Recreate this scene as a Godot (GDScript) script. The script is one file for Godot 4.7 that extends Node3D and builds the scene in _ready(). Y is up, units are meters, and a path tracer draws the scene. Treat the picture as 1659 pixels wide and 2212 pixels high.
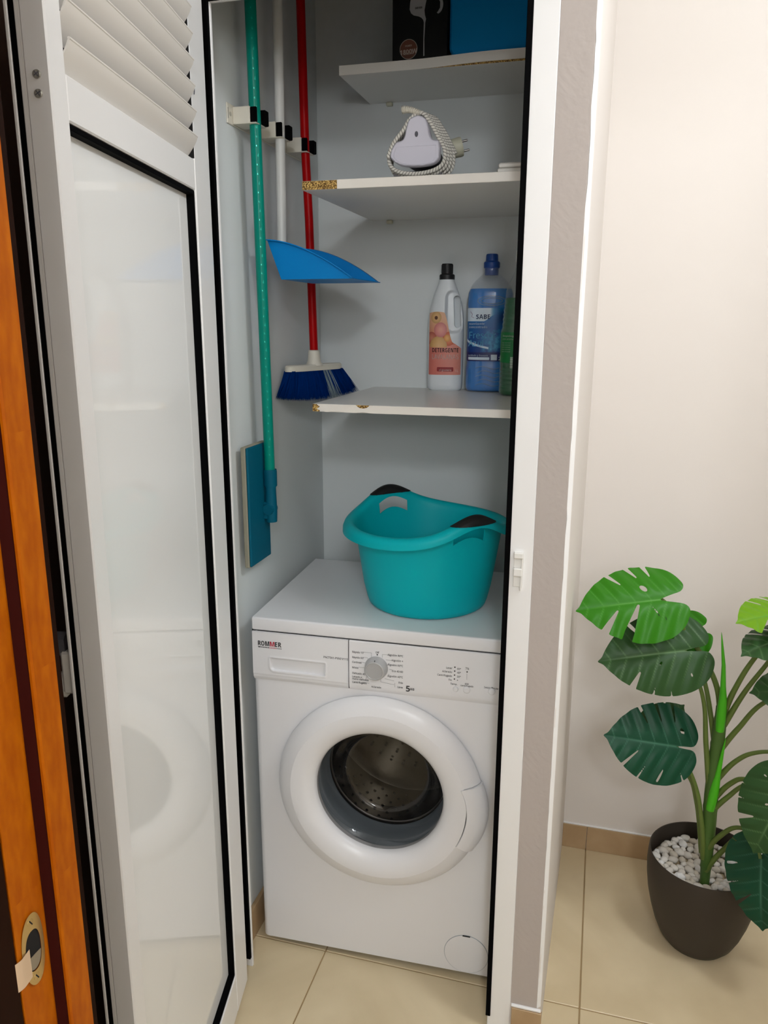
extends Node3D
# A laundry closet behind an open shutter door, with a potted plant beside it.

# ------------------------------------------------------------------ geometry
class Geo:
	var v := PackedVector3Array()
	var cols := PackedColorArray()
	var uvs := PackedVector2Array()
	var col := Color.WHITE
	var use_col := false
	var use_uv := false
	var xf := Transform3D.IDENTITY

	func tri(a: Vector3, b: Vector3, c: Vector3, ua := Vector2.ZERO, ub := Vector2.ZERO, uc := Vector2.ZERO, ca := Color(-1, 0, 0), cb := Color(-1, 0, 0), cc := Color(-1, 0, 0)) -> void:
		if xf.basis.determinant() < 0:
			var p := b; b = c; c = p
			var q := ub; ub = uc; uc = q
			var r := cb; cb = cc; cc = r
		v.append(xf * a); v.append(xf * b); v.append(xf * c)
		uvs.append(ua); uvs.append(ub); uvs.append(uc)
		cols.append(col if ca.r < 0 else ca); cols.append(col if cb.r < 0 else cb); cols.append(col if cc.r < 0 else cc)

	func quad(a: Vector3, b: Vector3, c: Vector3, d: Vector3) -> void:
		tri(a, b, c); tri(a, c, d)

	func tri_out(a: Vector3, b: Vector3, c: Vector3, out: Vector3) -> void:
		if (b - a).cross(c - a).dot(out) < 0: tri(a, c, b)
		else: tri(a, b, c)

	func quad_out(a: Vector3, b: Vector3, c: Vector3, d: Vector3, out: Vector3) -> void:
		if (b - a).cross(c - a).dot(out) < 0: quad(a, d, c, b)
		else: quad(a, b, c, d)

	func box(lo: Vector3, hi: Vector3, bev := 0.001) -> void:
		var ce := (lo + hi) * 0.5
		var h := (hi - lo).abs() * 0.5
		var b: float = min(bev, min(h.x, min(h.y, h.z)) * 0.8)
		var k := func(sx: float, sy: float, sz: float, ax: int) -> Vector3:
			var p := Vector3(sx * (h.x - b), sy * (h.y - b), sz * (h.z - b))
			p[ax] = [sx * h.x, sy * h.y, sz * h.z][ax]
			return ce + p
		for s in [-1.0, 1.0]:
			quad_out(k.call(s, -1, -1, 0), k.call(s, 1, -1, 0), k.call(s, 1, 1, 0), k.call(s, -1, 1, 0), Vector3(s, 0, 0))
			quad_out(k.call(-1, s, -1, 1), k.call(1, s, -1, 1), k.call(1, s, 1, 1), k.call(-1, s, 1, 1), Vector3(0, s, 0))
			quad_out(k.call(-1, -1, s, 2), k.call(1, -1, s, 2), k.call(1, 1, s, 2), k.call(-1, 1, s, 2), Vector3(0, 0, s))
			for t in [-1.0, 1.0]:
				quad_out(k.call(s, t, -1, 0), k.call(s, t, 1, 0), k.call(s, t, 1, 1), k.call(s, t, -1, 1), Vector3(s, t, 0))
				quad_out(k.call(s, -1, t, 0), k.call(s, 1, t, 0), k.call(s, 1, t, 2), k.call(s, -1, t, 2), Vector3(s, 0, t))
				quad_out(k.call(-1, s, t, 1), k.call(1, s, t, 1), k.call(1, s, t, 2), k.call(-1, s, t, 2), Vector3(0, s, t))
				for w in [-1.0, 1.0]:
					tri_out(k.call(s, t, w, 0), k.call(s, t, w, 1), k.call(s, t, w, 2), Vector3(s, t, w))

	# profile of (radius, height), outward when it climbs on the outside
	func lathe(prof: Array, seg := 48, a0 := 0.0, a1 := TAU) -> void:
		for i in prof.size() - 1:
			var p: Vector2 = prof[i]
			var q: Vector2 = prof[i + 1]
			for j in seg:
				var s: float = a0 + (a1 - a0) * j / seg
				var t: float = a0 + (a1 - a0) * (j + 1) / seg
				var a := Vector3(p.x * cos(s), p.y, p.x * sin(s))
				var b := Vector3(q.x * cos(s), q.y, q.x * sin(s))
				var c := Vector3(q.x * cos(t), q.y, q.x * sin(t))
				var d := Vector3(p.x * cos(t), p.y, p.x * sin(t))
				if q.x > 1e-6: tri(a, b, c)
				if p.x > 1e-6: tri(a, c, d)

	func tube(pts: Array, rad: Array, seg := 10, caps := true, uvlen := 0.0) -> void:
		var rings := []
		var n := Vector3.ZERO
		var run := 0.0
		var lens := []
		for i in pts.size():
			var t: Vector3 = (pts[min(i + 1, pts.size() - 1)] - pts[max(i - 1, 0)]).normalized()
			if i == 0:
				n = t.cross(Vector3(0.3, 0.1, 0.9) if abs(t.y) > 0.8 else Vector3.UP).normalized()
			else:
				run += (pts[i] - pts[i - 1]).length()
			lens.append(run)
			n = (n - t * n.dot(t)).normalized()
			var b := t.cross(n)
			var r: float = rad[min(i, rad.size() - 1)]
			var ring := []
			for j in seg + 1:
				var a := TAU * j / seg
				ring.append(pts[i] + (n * cos(a) + b * sin(a)) * r)
			rings.append(ring)
		for i in rings.size() - 1:
			for j in seg:
				var u0 := Vector2(float(j) / seg, lens[i] / uvlen if uvlen > 0 else 0.0)
				var u1 := Vector2(float(j + 1) / seg, u0.y)
				var u2 := Vector2(u1.x, lens[i + 1] / uvlen if uvlen > 0 else 0.0)
				var u3 := Vector2(u0.x, u2.y)
				tri(rings[i][j], rings[i][j + 1], rings[i + 1][j + 1], u0, u1, u2)
				tri(rings[i][j], rings[i + 1][j + 1], rings[i + 1][j], u0, u2, u3)
		if caps:
			var last: int = rings.size() - 1
			for j in seg:
				tri(pts[0], rings[0][j + 1], rings[0][j])
				tri(pts[last], rings[last][j], rings[last][j + 1])

	# polygon in x, y pushed out from z0 to z1 with a small bevel on the z1 side
	func extrude(poly_in: PackedVector2Array, z0: float, z1: float, bev := 0.0) -> void:
		var poly := poly_in.duplicate()
		if Geometry2D.is_polygon_clockwise(poly): poly.reverse()
		var n := poly.size()
		var inner := PackedVector2Array()
		for i in n:
			var e0 := (poly[i] - poly[(i + n - 1) % n]).normalized()
			var e1 := (poly[(i + 1) % n] - poly[i]).normalized()
			var m := (Vector2(-e0.y, e0.x) + Vector2(-e1.y, e1.x)).normalized()
			inner.append(poly[i] + m * bev)
		var ids := Geometry2D.triangulate_polygon(inner)
		for k in range(0, ids.size(), 3):
			var a := inner[ids[k]]; var b := inner[ids[k + 1]]; var c := inner[ids[k + 2]]
			tri_out(Vector3(a.x, a.y, z1), Vector3(b.x, b.y, z1), Vector3(c.x, c.y, z1), Vector3(0, 0, z1 - z0))
		ids = Geometry2D.triangulate_polygon(poly)
		for k in range(0, ids.size(), 3):
			var a := poly[ids[k]]; var b := poly[ids[k + 1]]; var c := poly[ids[k + 2]]
			tri_out(Vector3(a.x, a.y, z0), Vector3(b.x, b.y, z0), Vector3(c.x, c.y, z0), Vector3(0, 0, z0 - z1))
		var zb: float = z1 - sign(z1 - z0) * bev
		for i in n:
			var j := (i + 1) % n
			var e := poly[j] - poly[i]
			var out := Vector3(e.y, -e.x, 0)
			quad_out(Vector3(poly[i].x, poly[i].y, z0), Vector3(poly[j].x, poly[j].y, z0), Vector3(poly[j].x, poly[j].y, zb), Vector3(poly[i].x, poly[i].y, zb), out)
			if bev > 0:
				quad_out(Vector3(poly[i].x, poly[i].y, zb), Vector3(poly[j].x, poly[j].y, zb), Vector3(inner[j].x, inner[j].y, z1), Vector3(inner[i].x, inner[i].y, z1), out)

	# the part of a u, v grid where field > 0, carried into space by place(u, v)
	func sheet(field: Callable, place: Callable, u0: float, u1: float, nu: int, v0: float, v1: float, nv: int, tint = null, both := 0.0) -> void:
		var f := PackedFloat32Array()
		f.resize((nu + 1) * (nv + 1))
		for i in nu + 1:
			for j in nv + 1:
				f[i * (nv + 1) + j] = field.call(u0 + (u1 - u0) * i / nu, v0 + (v1 - v0) * j / nv)
		for i in nu:
			for j in nv:
				var g := [Vector2i(i, j), Vector2i(i + 1, j), Vector2i(i + 1, j + 1), Vector2i(i, j + 1)]
				var poly: Array[Vector2] = []
				for k in 4:
					var a: Vector2i = g[k]
					var b: Vector2i = g[(k + 1) % 4]
					var fa := f[a.x * (nv + 1) + a.y]
					var fb := f[b.x * (nv + 1) + b.y]
					if fa > 0: poly.append(Vector2(a))
					if (fa > 0) != (fb > 0): poly.append(Vector2(a).lerp(Vector2(b), fa / (fa - fb)))
				if poly.size() < 3: continue
				var P := []
				var U := []
				var C := []
				for q in poly:
					var u: float = u0 + (u1 - u0) * q.x / nu
					var w: float = v0 + (v1 - v0) * q.y / nv
					P.append(place.call(u, w))
					U.append(Vector2(q.x / nu, 1.0 - q.y / nv))
					C.append(tint.call(u, w) if tint != null else col)
				for k in range(1, P.size() - 1):
					tri(P[0], P[k], P[k + 1], U[0], U[k], U[k + 1], C[0], C[k], C[k + 1])

	func text(string: String, size: float, at: Transform3D, bold := false, align := 0, bend = null, serif := false) -> void:
		var tm := TextMesh.new()
		var sf := SystemFont.new()
		sf.font_names = PackedStringArray(["Droid Serif" if serif else "Droid Sans"])
		sf.font_weight = 700 if bold else 400
		tm.font = sf
		tm.font_size = 32
		tm.pixel_size = size / 32.0
		tm.depth = 0.0006
		tm.text = string
		tm.horizontal_alignment = [HORIZONTAL_ALIGNMENT_LEFT, HORIZONTAL_ALIGNMENT_CENTER, HORIZONTAL_ALIGNMENT_RIGHT][align]
		for s in tm.get_surface_count():
			var arr := tm.surface_get_arrays(s)
			var P: PackedVector3Array = arr[Mesh.ARRAY_VERTEX]
			var I = arr[Mesh.ARRAY_INDEX]
			var count: int = I.size() if I != null and I.size() > 0 else P.size()
			for k in range(0, count, 3):
				var q := []
				for m in 3:
					var p: Vector3 = P[I[k + m]] if I != null and I.size() > 0 else P[k + m]
					p = at * p
					if bend != null: p = bend.call(p)
					q.append(p)
				tri(q[0], q[2], q[1])

	# capitals scaled to fill a box from x0 to x1, standing on y with height h
	func text_fit(string: String, x0: float, x1: float, y: float, h: float, z: float, bold := false, bend = null) -> void:
		var probe := Geo.new()
		probe.text(string, 1.0, Transform3D.IDENTITY, bold)
		var lo := Vector3.ONE * 1e9
		var hi := Vector3.ONE * -1e9
		for p in probe.v:
			lo = lo.min(p)
			hi = hi.max(p)
		var k := Vector3((x1 - x0) / (hi.x - lo.x), h / (hi.y - lo.y), 0.6)
		for i in range(0, probe.v.size(), 3):
			var q := []
			for m in 3:
				var p: Vector3 = Vector3(x0, y, z) + (probe.v[i + m] - Vector3(lo.x, lo.y, 0)) * k
				q.append(bend.call(p) if bend != null else p)
			tri(q[0], q[1], q[2])

	func mesh(angle := 40.0) -> ArrayMesh:
		var n := v.size()
		var fn := PackedVector3Array()
		fn.resize(n / 3)
		var at := {}
		for i in n / 3:
			fn[i] = (v[i * 3 + 1] - v[i * 3]).cross(v[i * 3 + 2] - v[i * 3])
		var keys := []
		keys.resize(n)
		for i in n:
			var k := Vector3i((v[i] * 50000.0).round())
			keys[i] = k
			if at.has(k): at[k].append(i / 3)
			else: at[k] = PackedInt32Array([i / 3])
		var un := PackedVector3Array()
		un.resize(n / 3)
		for i in n / 3: un[i] = fn[i].normalized()
		var lim := cos(deg_to_rad(angle))
		var V := PackedVector3Array(); var N := PackedVector3Array(); var C := PackedColorArray(); var U := PackedVector2Array()
		V.resize(n); N.resize(n); C.resize(n); U.resize(n)
		for i in n:
			var f := i / 3
			var s := Vector3.ZERO
			for g in at[keys[i]]:
				if un[g].dot(un[f]) >= lim: s += fn[g]
			var o: int = f * 3 + [0, 2, 1][i % 3]   # front faces run clockwise
			V[o] = v[i]; C[o] = cols[i]; U[o] = uvs[i]
			N[o] = s.normalized() if s.length_squared() > 1e-24 else Vector3.UP
		var arr := []
		arr.resize(Mesh.ARRAY_MAX)
		arr[Mesh.ARRAY_VERTEX] = V
		arr[Mesh.ARRAY_NORMAL] = N
		if use_col: arr[Mesh.ARRAY_COLOR] = C
		if use_uv: arr[Mesh.ARRAY_TEX_UV] = U
		var m := ArrayMesh.new()
		m.add_surface_from_arrays(Mesh.PRIMITIVE_TRIANGLES, arr)
		return m

const UP_TO_Z := Basis(Vector3(1, 0, 0), Vector3(0, 0, 1), Vector3(0, -1, 0))   # a lathe's axis turned from y to z

# ------------------------------------------------------------------ naming
var taken := {}
func numbered(called: String, parent: Node) -> String:
	var k := str(parent.get_instance_id()) + called
	var n: int = taken.get(k, 0)
	taken[k] = n + 1
	return called if n == 0 else "%s_%03d" % [called, n]

func tag(o: Node, label: String, category := "", group := "", kind := "") -> Node:
	if label: o.set_meta("label", label)
	if category: o.set_meta("category", category)
	if group: o.set_meta("group", group)
	if kind: o.set_meta("kind", kind)
	return o

func thing(called: String, label: String, category: String, at := Vector3.ZERO, turn := 0.0, group := "") -> Node3D:
	var o := Node3D.new()
	o.name = numbered(called, self)
	add_child(o)
	o.position = at
	o.rotation.y = turn
	tag(o, label, category, group)
	return o

func obj(called: String, g, m: Material, parent: Node = self, angle := 40.0) -> MeshInstance3D:
	var o := MeshInstance3D.new()
	o.mesh = g.mesh(angle) if g is Geo else g
	o.material_override = m
	o.cast_shadow = GeometryInstance3D.SHADOW_CASTING_SETTING_ON
	o.name = numbered(called, parent)
	parent.add_child(o)
	return o

func struct(called: String, g, m: Material, label: String, category: String) -> MeshInstance3D:
	var o := obj(called, g, m)
	tag(o, label, category, "", "structure")
	return o

func bx(lo: Vector3, hi: Vector3, bev := 0.001) -> Geo:
	var g := Geo.new()
	g.box(lo, hi, bev)
	return g

# ------------------------------------------------------------------ materials
func mat(r: int, g: int, b: int, rough := 0.5, metal := 0.0, spec := 0.5) -> StandardMaterial3D:
	var m := StandardMaterial3D.new()
	m.albedo_color = Color8(r, g, b)
	m.roughness = rough
	m.metallic = metal
	m.metallic_specular = spec
	return m

func clear_mat(r: int, g: int, b: int, a: float, rough := 0.08) -> StandardMaterial3D:
	var m := mat(r, g, b, rough)
	m.albedo_color.a = a
	m.transparency = BaseMaterial3D.TRANSPARENCY_ALPHA
	return m

func noise_image(w: int, h: int, freq: float, sd: int, oct := 4, stretch := Vector2.ONE) -> Image:
	var n := FastNoiseLite.new()
	n.seed = sd
	n.frequency = freq
	n.fractal_octaves = oct
	var im := Image.create(w, h, false, Image.FORMAT_RGBA8)
	for y in h:
		for x in w:
			# wrapped on a torus so that it repeats without a seam
			var a := TAU * x / w
			var b := TAU * y / h
			var q: float = n.get_noise_3d(cos(a) * w / TAU * stretch.x + 500.0, sin(a) * w / TAU * stretch.x + cos(b) * h / TAU * stretch.y, sin(b) * h / TAU * stretch.y)
			var s := clampf(0.5 + q * 0.8, 0, 1)
			im.set_pixel(x, y, Color(s, s, s))
	return im

func ramp(im: Image, a: Color, b: Color) -> ImageTexture:
	var o := Image.create(im.get_width(), im.get_height(), true, Image.FORMAT_RGBA8)
	for y in im.get_height():
		for x in im.get_width():
			o.set_pixel(x, y, a.lerp(b, im.get_pixel(x, y).r))
	return ImageTexture.create_from_image(o)

func normal_tex(im: Image, strength: float) -> ImageTexture:
	var o := im.duplicate()
	o.bump_map_to_normal_map(strength)
	return ImageTexture.create_from_image(o)

func triplanar(m: StandardMaterial3D, scale: float, world := true) -> StandardMaterial3D:
	m.uv1_triplanar = true
	m.uv1_world_triplanar = world
	m.uv1_scale = Vector3.ONE * scale
	return m

var M := {}
func make_materials() -> void:
	var fine := noise_image(192, 192, 0.06, 3)
	var coarse := noise_image(192, 192, 0.018, 8)
	M.wall = triplanar(mat(234, 227, 220, 0.75, 0, 0.3), 2.2)
	M.wall.normal_enabled = true
	M.wall.normal_texture = normal_tex(coarse, 2.5)
	M.wall.normal_scale = 0.12
	M.closet = triplanar(mat(222, 226, 225, 0.7, 0, 0.3), 2.6)
	M.closet.normal_enabled = true
	M.closet.normal_texture = M.wall.normal_texture
	M.closet.normal_scale = 0.1
	M.plaster = triplanar(mat(190, 180, 173, 0.8, 0, 0.3), 5.0)  # white wall paint, greyed to carry the shade on the partition end
	M.plaster.normal_enabled = true
	M.plaster.normal_texture = normal_tex(fine, 4.0)
	M.plaster.normal_scale = 0.09
	M.bright_edge = mat(248, 247, 245, 0.8)
	M.ceiling = mat(240, 238, 234, 0.9)
	M.grout = mat(164, 138, 100, 0.9)
	M.tile = triplanar(mat(255, 255, 255, 0.3, 0, 0.45), 1.6)
	M.tile.albedo_texture = ramp(coarse, Color8(212, 193, 156), Color8(226, 208, 172))
	M.skirting = triplanar(mat(255, 255, 255, 0.35), 3.0)
	M.skirting.albedo_texture = ramp(coarse, Color8(180, 150, 112), Color8(194, 165, 128))
	M.aluminium = mat(246, 245, 243, 0.3)
	M.pane = mat(250, 251, 249, 0.04, 0, 0.5)
	M.louver = mat(238, 233, 225, 0.4)
	M.gasket = mat(5, 5, 6, 0.75, 0, 0.15)
	M.screw = mat(190, 188, 180, 0.3, 0.9)
	M.white_plastic = mat(240, 238, 232, 0.4)
	M.cream_plastic = mat(226, 221, 206, 0.45)
	M.washer = mat(238, 237, 238, 0.3, 0, 0.5)
	M.washer_print = mat(60, 58, 60, 0.6)
	M.black = mat(12, 12, 13, 0.5)
	M.red_print = mat(190, 30, 60, 0.5)
	M.shelf = mat(236, 234, 228, 0.3)
	M.edge_band = mat(240, 235, 226, 0.4)
	var speck := noise_image(128, 128, 0.16, 21, 2)
	M.chip = triplanar(mat(255, 255, 255, 0.9), 14.0)
	M.chip.albedo_texture = ramp(speck, Color8(60, 34, 4), Color8(255, 216, 132))
	M.teal = mat(0, 182, 190, 0.45, 0, 0.3)
	M.grip = mat(14, 12, 14, 0.55)
	M.pole_teal = mat(0, 138, 120, 0.3, 0, 0.3)
	M.pole_white = mat(226, 226, 222, 0.4)
	M.pole_red = mat(176, 4, 8, 0.35, 0, 0.25)
	M.mop_blue = mat(0, 92, 116, 0.55, 0, 0.3)
	M.pad = mat(150, 146, 128, 0.9)
	M.pan_blue = mat(0, 132, 208, 0.42, 0, 0.3)
	M.bristle = mat(0, 44, 110, 0.8, 0, 0.1)
	M.bristle_grey = mat(120, 136, 142, 0.7)
	M.iron = mat(222, 220, 232, 0.35)
	M.iron_grey = mat(90, 90, 98, 0.4)
	M.sole = mat(120, 118, 122, 0.3, 0.6)
	M.green_plug = mat(206, 204, 180, 0.5)
	M.metal = mat(170, 166, 160, 0.3, 0.9)
	M.drum = mat(128, 122, 112, 0.25, 0.95)
	M.drum_hole = mat(10, 10, 10, 0.7)
	M.rubber = mat(150, 160, 168, 0.3)
	M.glass = clear_mat(24, 26, 28, 0.42, 0.03)
	M.case_blue = mat(0, 142, 212, 0.55, 0, 0.3)
	M.box_black = mat(10, 10, 12, 0.4)
	M.print_grey = mat(178, 178, 182, 0.5)
	M.print_copper = mat(120, 76, 60, 0.45)
	M.print_pale = mat(206, 190, 180, 0.5)
	M.pot = mat(58, 51, 44, 0.5, 0, 0.4)
	M.sand = triplanar(mat(255, 255, 255, 0.95), 12.0)
	M.sand.albedo_texture = ramp(speck, Color8(170, 150, 118), Color8(206, 190, 160))
	M.brass = mat(206, 178, 120, 0.32, 0.75)
	M.pale_metal = mat(222, 196, 166, 0.4, 0.4)
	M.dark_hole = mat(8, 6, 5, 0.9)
	# warm orange varnished wood with a fine vertical grain
	var grain := Image.create(128, 512, true, Image.FORMAT_RGBA8)
	var gn := FastNoiseLite.new()
	gn.seed = 5
	gn.frequency = 0.02
	for y in 512:
		for x in 128:
			var q: float = gn.get_noise_2d(x * 9.0, y * 0.5) * 0.55 + gn.get_noise_2d(x * 2.0 + 900.0, y * 0.16) * 0.6
			grain.set_pixel(x, y, Color8(164, 78, 2).lerp(Color8(190, 102, 5), clampf(0.5 + q, 0, 1)))
	M.wood = triplanar(mat(255, 255, 255, 0.45, 0, 0.25), 5.0)
	M.wood.albedo_texture = ImageTexture.create_from_image(grain)
	M.shaded_wall = mat(70, 38, 14, 0.4)  # dark brown stands in for the shade behind the open door
	M.seal = mat(52, 10, 5, 0.7, 0, 0.2)  # maroon stands in for the shaded near side of the stop
	M.shaded_casing = mat(34, 14, 5, 0.6, 0, 0.2)  # casing wood with its shade put into the brown
	# braided iron cord
	var br := Image.create(32, 32, true, Image.FORMAT_RGBA8)
	for y in 32:
		for x in 32:
			var k := smoothstep(3.0, 0.5, absf(posmod(x + y, 16) - 4.0))
			br.set_pixel(x, y, Color8(232, 228, 218).lerp(Color8(128, 124, 114), k))
	M.cord = mat(255, 255, 255, 0.8)
	M.cord.albedo_texture = ImageTexture.create_from_image(br)

# ------------------------------------------------------------------ the scene
func _ready() -> void:
	var cam := Camera3D.new()
	cam.name = "camera"
	cam.position = Vector3(0, 1.485, 0)
	cam.rotation = Vector3(-0.2402, 0.2703, 0.0029)
	cam.fov = 66.84
	cam.near = 0.02
	add_child(cam)
	cam.current = true
	var we := WorldEnvironment.new()
	we.name = "world"
	var env := Environment.new()
	env.background_mode = Environment.BG_COLOR
	env.background_color = Color(0, 0, 0)
	env.tonemap_mode = Environment.TONE_MAPPER_LINEAR
	env.tonemap_exposure = 1.0
	env.sdfgi_enabled = true
	env.ssao_enabled = true
	env.ssil_enabled = true
	we.environment = env
	add_child(we)
	make_materials()
	ceiling_lamp(Vector3(0.85, 2.55, -0.98), 1.10, "round white ceiling lamp in the hall in front of the closet")
	ceiling_lamp(Vector3(0.42, 2.55, 1.20), 1.50, "round white ceiling lamp in the room behind the viewer")
	added_fill_lamp(Vector3(0.42, 1.93, 1.60), 0.70, "added unseen fill lamp on the rear wall behind the viewer")
	room()
	shutter_door()
	wooden_jamb()
	closet_frame()
	shelves()
	washer()
	basket()
	rail_and_poles()
	bottles()
	iron()
	top_shelf_things()
	plant()

func ceiling_lamp(at: Vector3, energy: float, label: String) -> void:
	lamp("ceiling_lamp", at, Vector3.ZERO, energy, label)

func added_fill_lamp(at: Vector3, energy: float, label: String) -> void:  # unseen lamp added to brighten the upper part of the closet
	lamp("added_fill_lamp", at, Vector3(PI / 2, 0, 0), energy, label)

func lamp(called: String, at: Vector3, turn: Vector3, energy: float, label: String) -> void:
	var t := thing(called, label, "lamp", at)
	t.rotation = turn
	var g := Geo.new()
	g.lathe([Vector2(0, -0.018), Vector2(0.225, -0.018), Vector2(0.23, -0.012), Vector2(0.23, 0), Vector2(0, 0)], 48)
	obj("base", g, M.white_plastic, t)
	g = Geo.new()
	var prof := []
	for i in 10:
		var a := PI * 0.5 * i / 9.0
		prof.append(Vector2(0.215 * sin(a), -0.018 - 0.095 * cos(a)))
	g.lathe(prof, 48)
	var glow := mat(250, 250, 250, 0.5)
	glow.emission_enabled = true
	glow.emission = LAMP_COLOR
	glow.emission_energy_multiplier = 0.3
	obj("diffuser", g, glow, t)
	var l := OmniLight3D.new()
	l.name = "bulb_light"
	l.position = Vector3(0, -0.07, 0)
	l.light_color = LAMP_COLOR
	l.light_energy = energy
	l.light_size = 0.16
	l.omni_range = 12
	l.omni_attenuation = 2.0
	l.shadow_enabled = true
	t.add_child(l)

const LAMP_COLOR := Color(0.95, 0.975, 1.0)

# ------------------------------------------------------------------ room shell
func footprint(g: Geo, pts: Array, y0: float, y1: float) -> void:
	# points in x, z; the prism stands from y0 to y1
	var poly := PackedVector2Array()
	for p in pts: poly.append(Vector2(p.x, -p.y))
	g.xf = Transform3D(Basis(Vector3(1, 0, 0), Vector3(0, 0, -1), Vector3(0, 1, 0)), Vector3.ZERO)
	g.extrude(poly, y0, y1)
	g.xf = Transform3D.IDENTITY

func room() -> void:
	var fl := struct("floor", bx(Vector3(-1.5, -0.12, -2.2), Vector3(2.5, -0.0025, 1.8), 0), M.grout, "beige tiled floor running from the closet to the plant", "floor")
	var tile := bx(Vector3(-0.2985, -0.01, -0.2985), Vector3(0.2985, 0, 0.2985), 0.0012).mesh()
	for i in range(-2, 4):
		for k in range(-1, 5):
			var t := obj("tile", tile, M.tile, fl)
			t.position = Vector3(0.0446 + 0.6 * i + 0.3, 0, -1.4837 - 0.3 + 0.6 * k)
	struct("ceiling", bx(Vector3(-1.5, 2.55, -2.2), Vector3(2.5, 2.65, 1.8), 0), M.ceiling, "flat white ceiling", "ceiling")
	struct("wall_back", bx(Vector3(-1.5, 0, -2.2), Vector3(2.5, 2.55, -2.0465), 0), M.wall, "white wall behind the potted plant and the closet shelves", "wall")
	struct("wall_closet_back", bx(Vector3(-0.748, 0, -2.0475), Vector3(-0.104, 2.55, -2.0458), 0), M.closet, "white back wall inside the closet behind the shelves", "wall")
	struct("wall_closet_left", bx(Vector3(-0.86, 0, -2.0465), Vector3(-0.748, 2.55, -1.40), 0), M.closet, "white left wall inside the closet where the brooms hang", "wall")
	var g := Geo.new()
	footprint(g, [Vector2(-0.105, -2.05), Vector2(-0.105, -1.40), Vector2(-0.0995, -1.3805), Vector2(-0.05, -1.3805), Vector2(-0.0435, -1.382), Vector2(-0.038, -1.388), Vector2(-0.0355, -1.398), Vector2(-0.0226, -2.05)], 0.0, 2.55)
	var pw := struct("wall_partition", g, M.wall, "white wall between the closet and the plant with the shade of its plastered end put in as grey", "wall")
	g = bx(Vector3(-0.0996, 0.0785, -1.3815), Vector3(-0.0448, 2.55, -1.3795), 0.0004)
	tag(obj("shaded_plaster_face", g, M.plaster, pw), "plastered end face with its shade put in as grey")  # shade on the end face is put into this grey skin
	g = bx(Vector3(-1.5, 2.06, -1.46), Vector3(-0.105, 2.55, -1.382), 0)
	struct("wall_lintel", g, M.wall, "white wall above the closet opening", "wall")
	struct("wall_pier", bx(Vector3(-1.5, 0, -1.46), Vector3(-0.75, 2.06, -1.40), 0), M.wall, "white wall left of the closet opening", "wall")
	struct("wall_left", bx(Vector3(-1.5, 0, -1.40), Vector3(-0.86, 2.55, -0.54), 0), M.shaded_wall, "hall wall behind the open shutter door with its shade put in as dark brown", "wall")  # the shade behind the door is put into the wall colour
	struct("wall_hall_right", bx(Vector3(2.0, 0, -2.05), Vector3(2.5, 2.55, 1.8), 0), M.wall, "white wall at the right end of the hall", "wall")
	# the wall with the wooden doorway that the camera looks through
	struct("wall_doorway", bx(Vector3(-1.5, 0, -0.54), Vector3(-0.50, 2.55, -0.44), 0), M.wall, "white wall left of the wooden doorway", "wall")
	struct("wall_doorway_right", bx(Vector3(0.42, 0, -0.54), Vector3(2.0, 2.55, -0.44), 0), M.wall, "white wall right of the wooden doorway", "wall")
	struct("wall_doorway_top", bx(Vector3(-0.50, 2.22, -0.54), Vector3(0.42, 2.55, -0.44), 0), M.wall, "white wall above the wooden doorway", "wall")
	struct("wall_rear", bx(Vector3(-1.5, 0, 1.6), Vector3(2.0, 2.55, 1.8), 0), M.wall, "white wall behind the viewer", "wall")
	struct("wall_room_left", bx(Vector3(-1.5, 0, -0.44), Vector3(-1.2, 2.55, 1.6), 0), M.wall, "white wall left of the viewer", "wall")
	# skirting tiles
	var b := Node3D.new()
	b.name = "baseboard_back"
	add_child(b)
	tag(b, "beige skirting tiles along the wall behind the plant", "baseboard", "", "structure")
	for x in [[-0.0226, 0.0440], [0.0452, 0.6440], [0.6452, 1.2440], [1.2452, 1.99]]:
		obj("skirting_tile", bx(Vector3(x[0], 0, -2.0466), Vector3(x[1], 0.075, -2.0385), 0.0008), M.skirting, b)
	obj("caulk_line", bx(Vector3(-0.0226, 0.0752, -2.0466), Vector3(1.99, 0.0782, -2.0405), 0.0005), M.bright_edge, b)
	struct("baseboard_partition", bx(Vector3(-0.0965, 0, -1.3805), Vector3(-0.034, 0.073, -1.372), 0.0008), M.skirting, "short beige skirting tile at the foot of the plastered wall end", "baseboard")
	var cl := bx(Vector3(-0.098, 0.0735, -1.3805), Vector3(-0.036, 0.0785, -1.374), 0.001)
	struct("trim_2", cl, M.bright_edge, "thin white filler line on top of the short skirting tile", "trim")
	struct("baseboard_closet", bx(Vector3(-0.748, 0, -2.0465), Vector3(-0.738, 0.085, -1.44), 0.0008), M.skirting, "beige skirting tile beside the washing machine", "baseboard")
	# rough pale edge of the plaster down the partition corner
	g = Geo.new()
	var rng := RandomNumberGenerator.new()
	rng.seed = 12
	var prev := 0.0
	var y := 0.0785
	while y < 2.54:
		var h := rng.randf_range(0.01, 0.05)
		var w := clampf(prev * 0.6 + rng.randf_range(-0.0016, 0.0016), -0.0018, 0.0018)
		g.quad(Vector3(-0.0448 + prev, y, -1.3801), Vector3(-0.0372, y, -1.3872), Vector3(-0.0372, y + h, -1.3872), Vector3(-0.0448 + w, y + h, -1.3801))
		g.quad(Vector3(-0.0448 + prev, y, -1.3801), Vector3(-0.0448 + w, y + h, -1.3801), Vector3(-0.0452 + w, y + h, -1.3806), Vector3(-0.0452 + prev, y, -1.3806))
		prev = w
		y += h
	struct("trim_3", g, M.bright_edge, "ragged white painted edge down the plastered corner", "trim")

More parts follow.
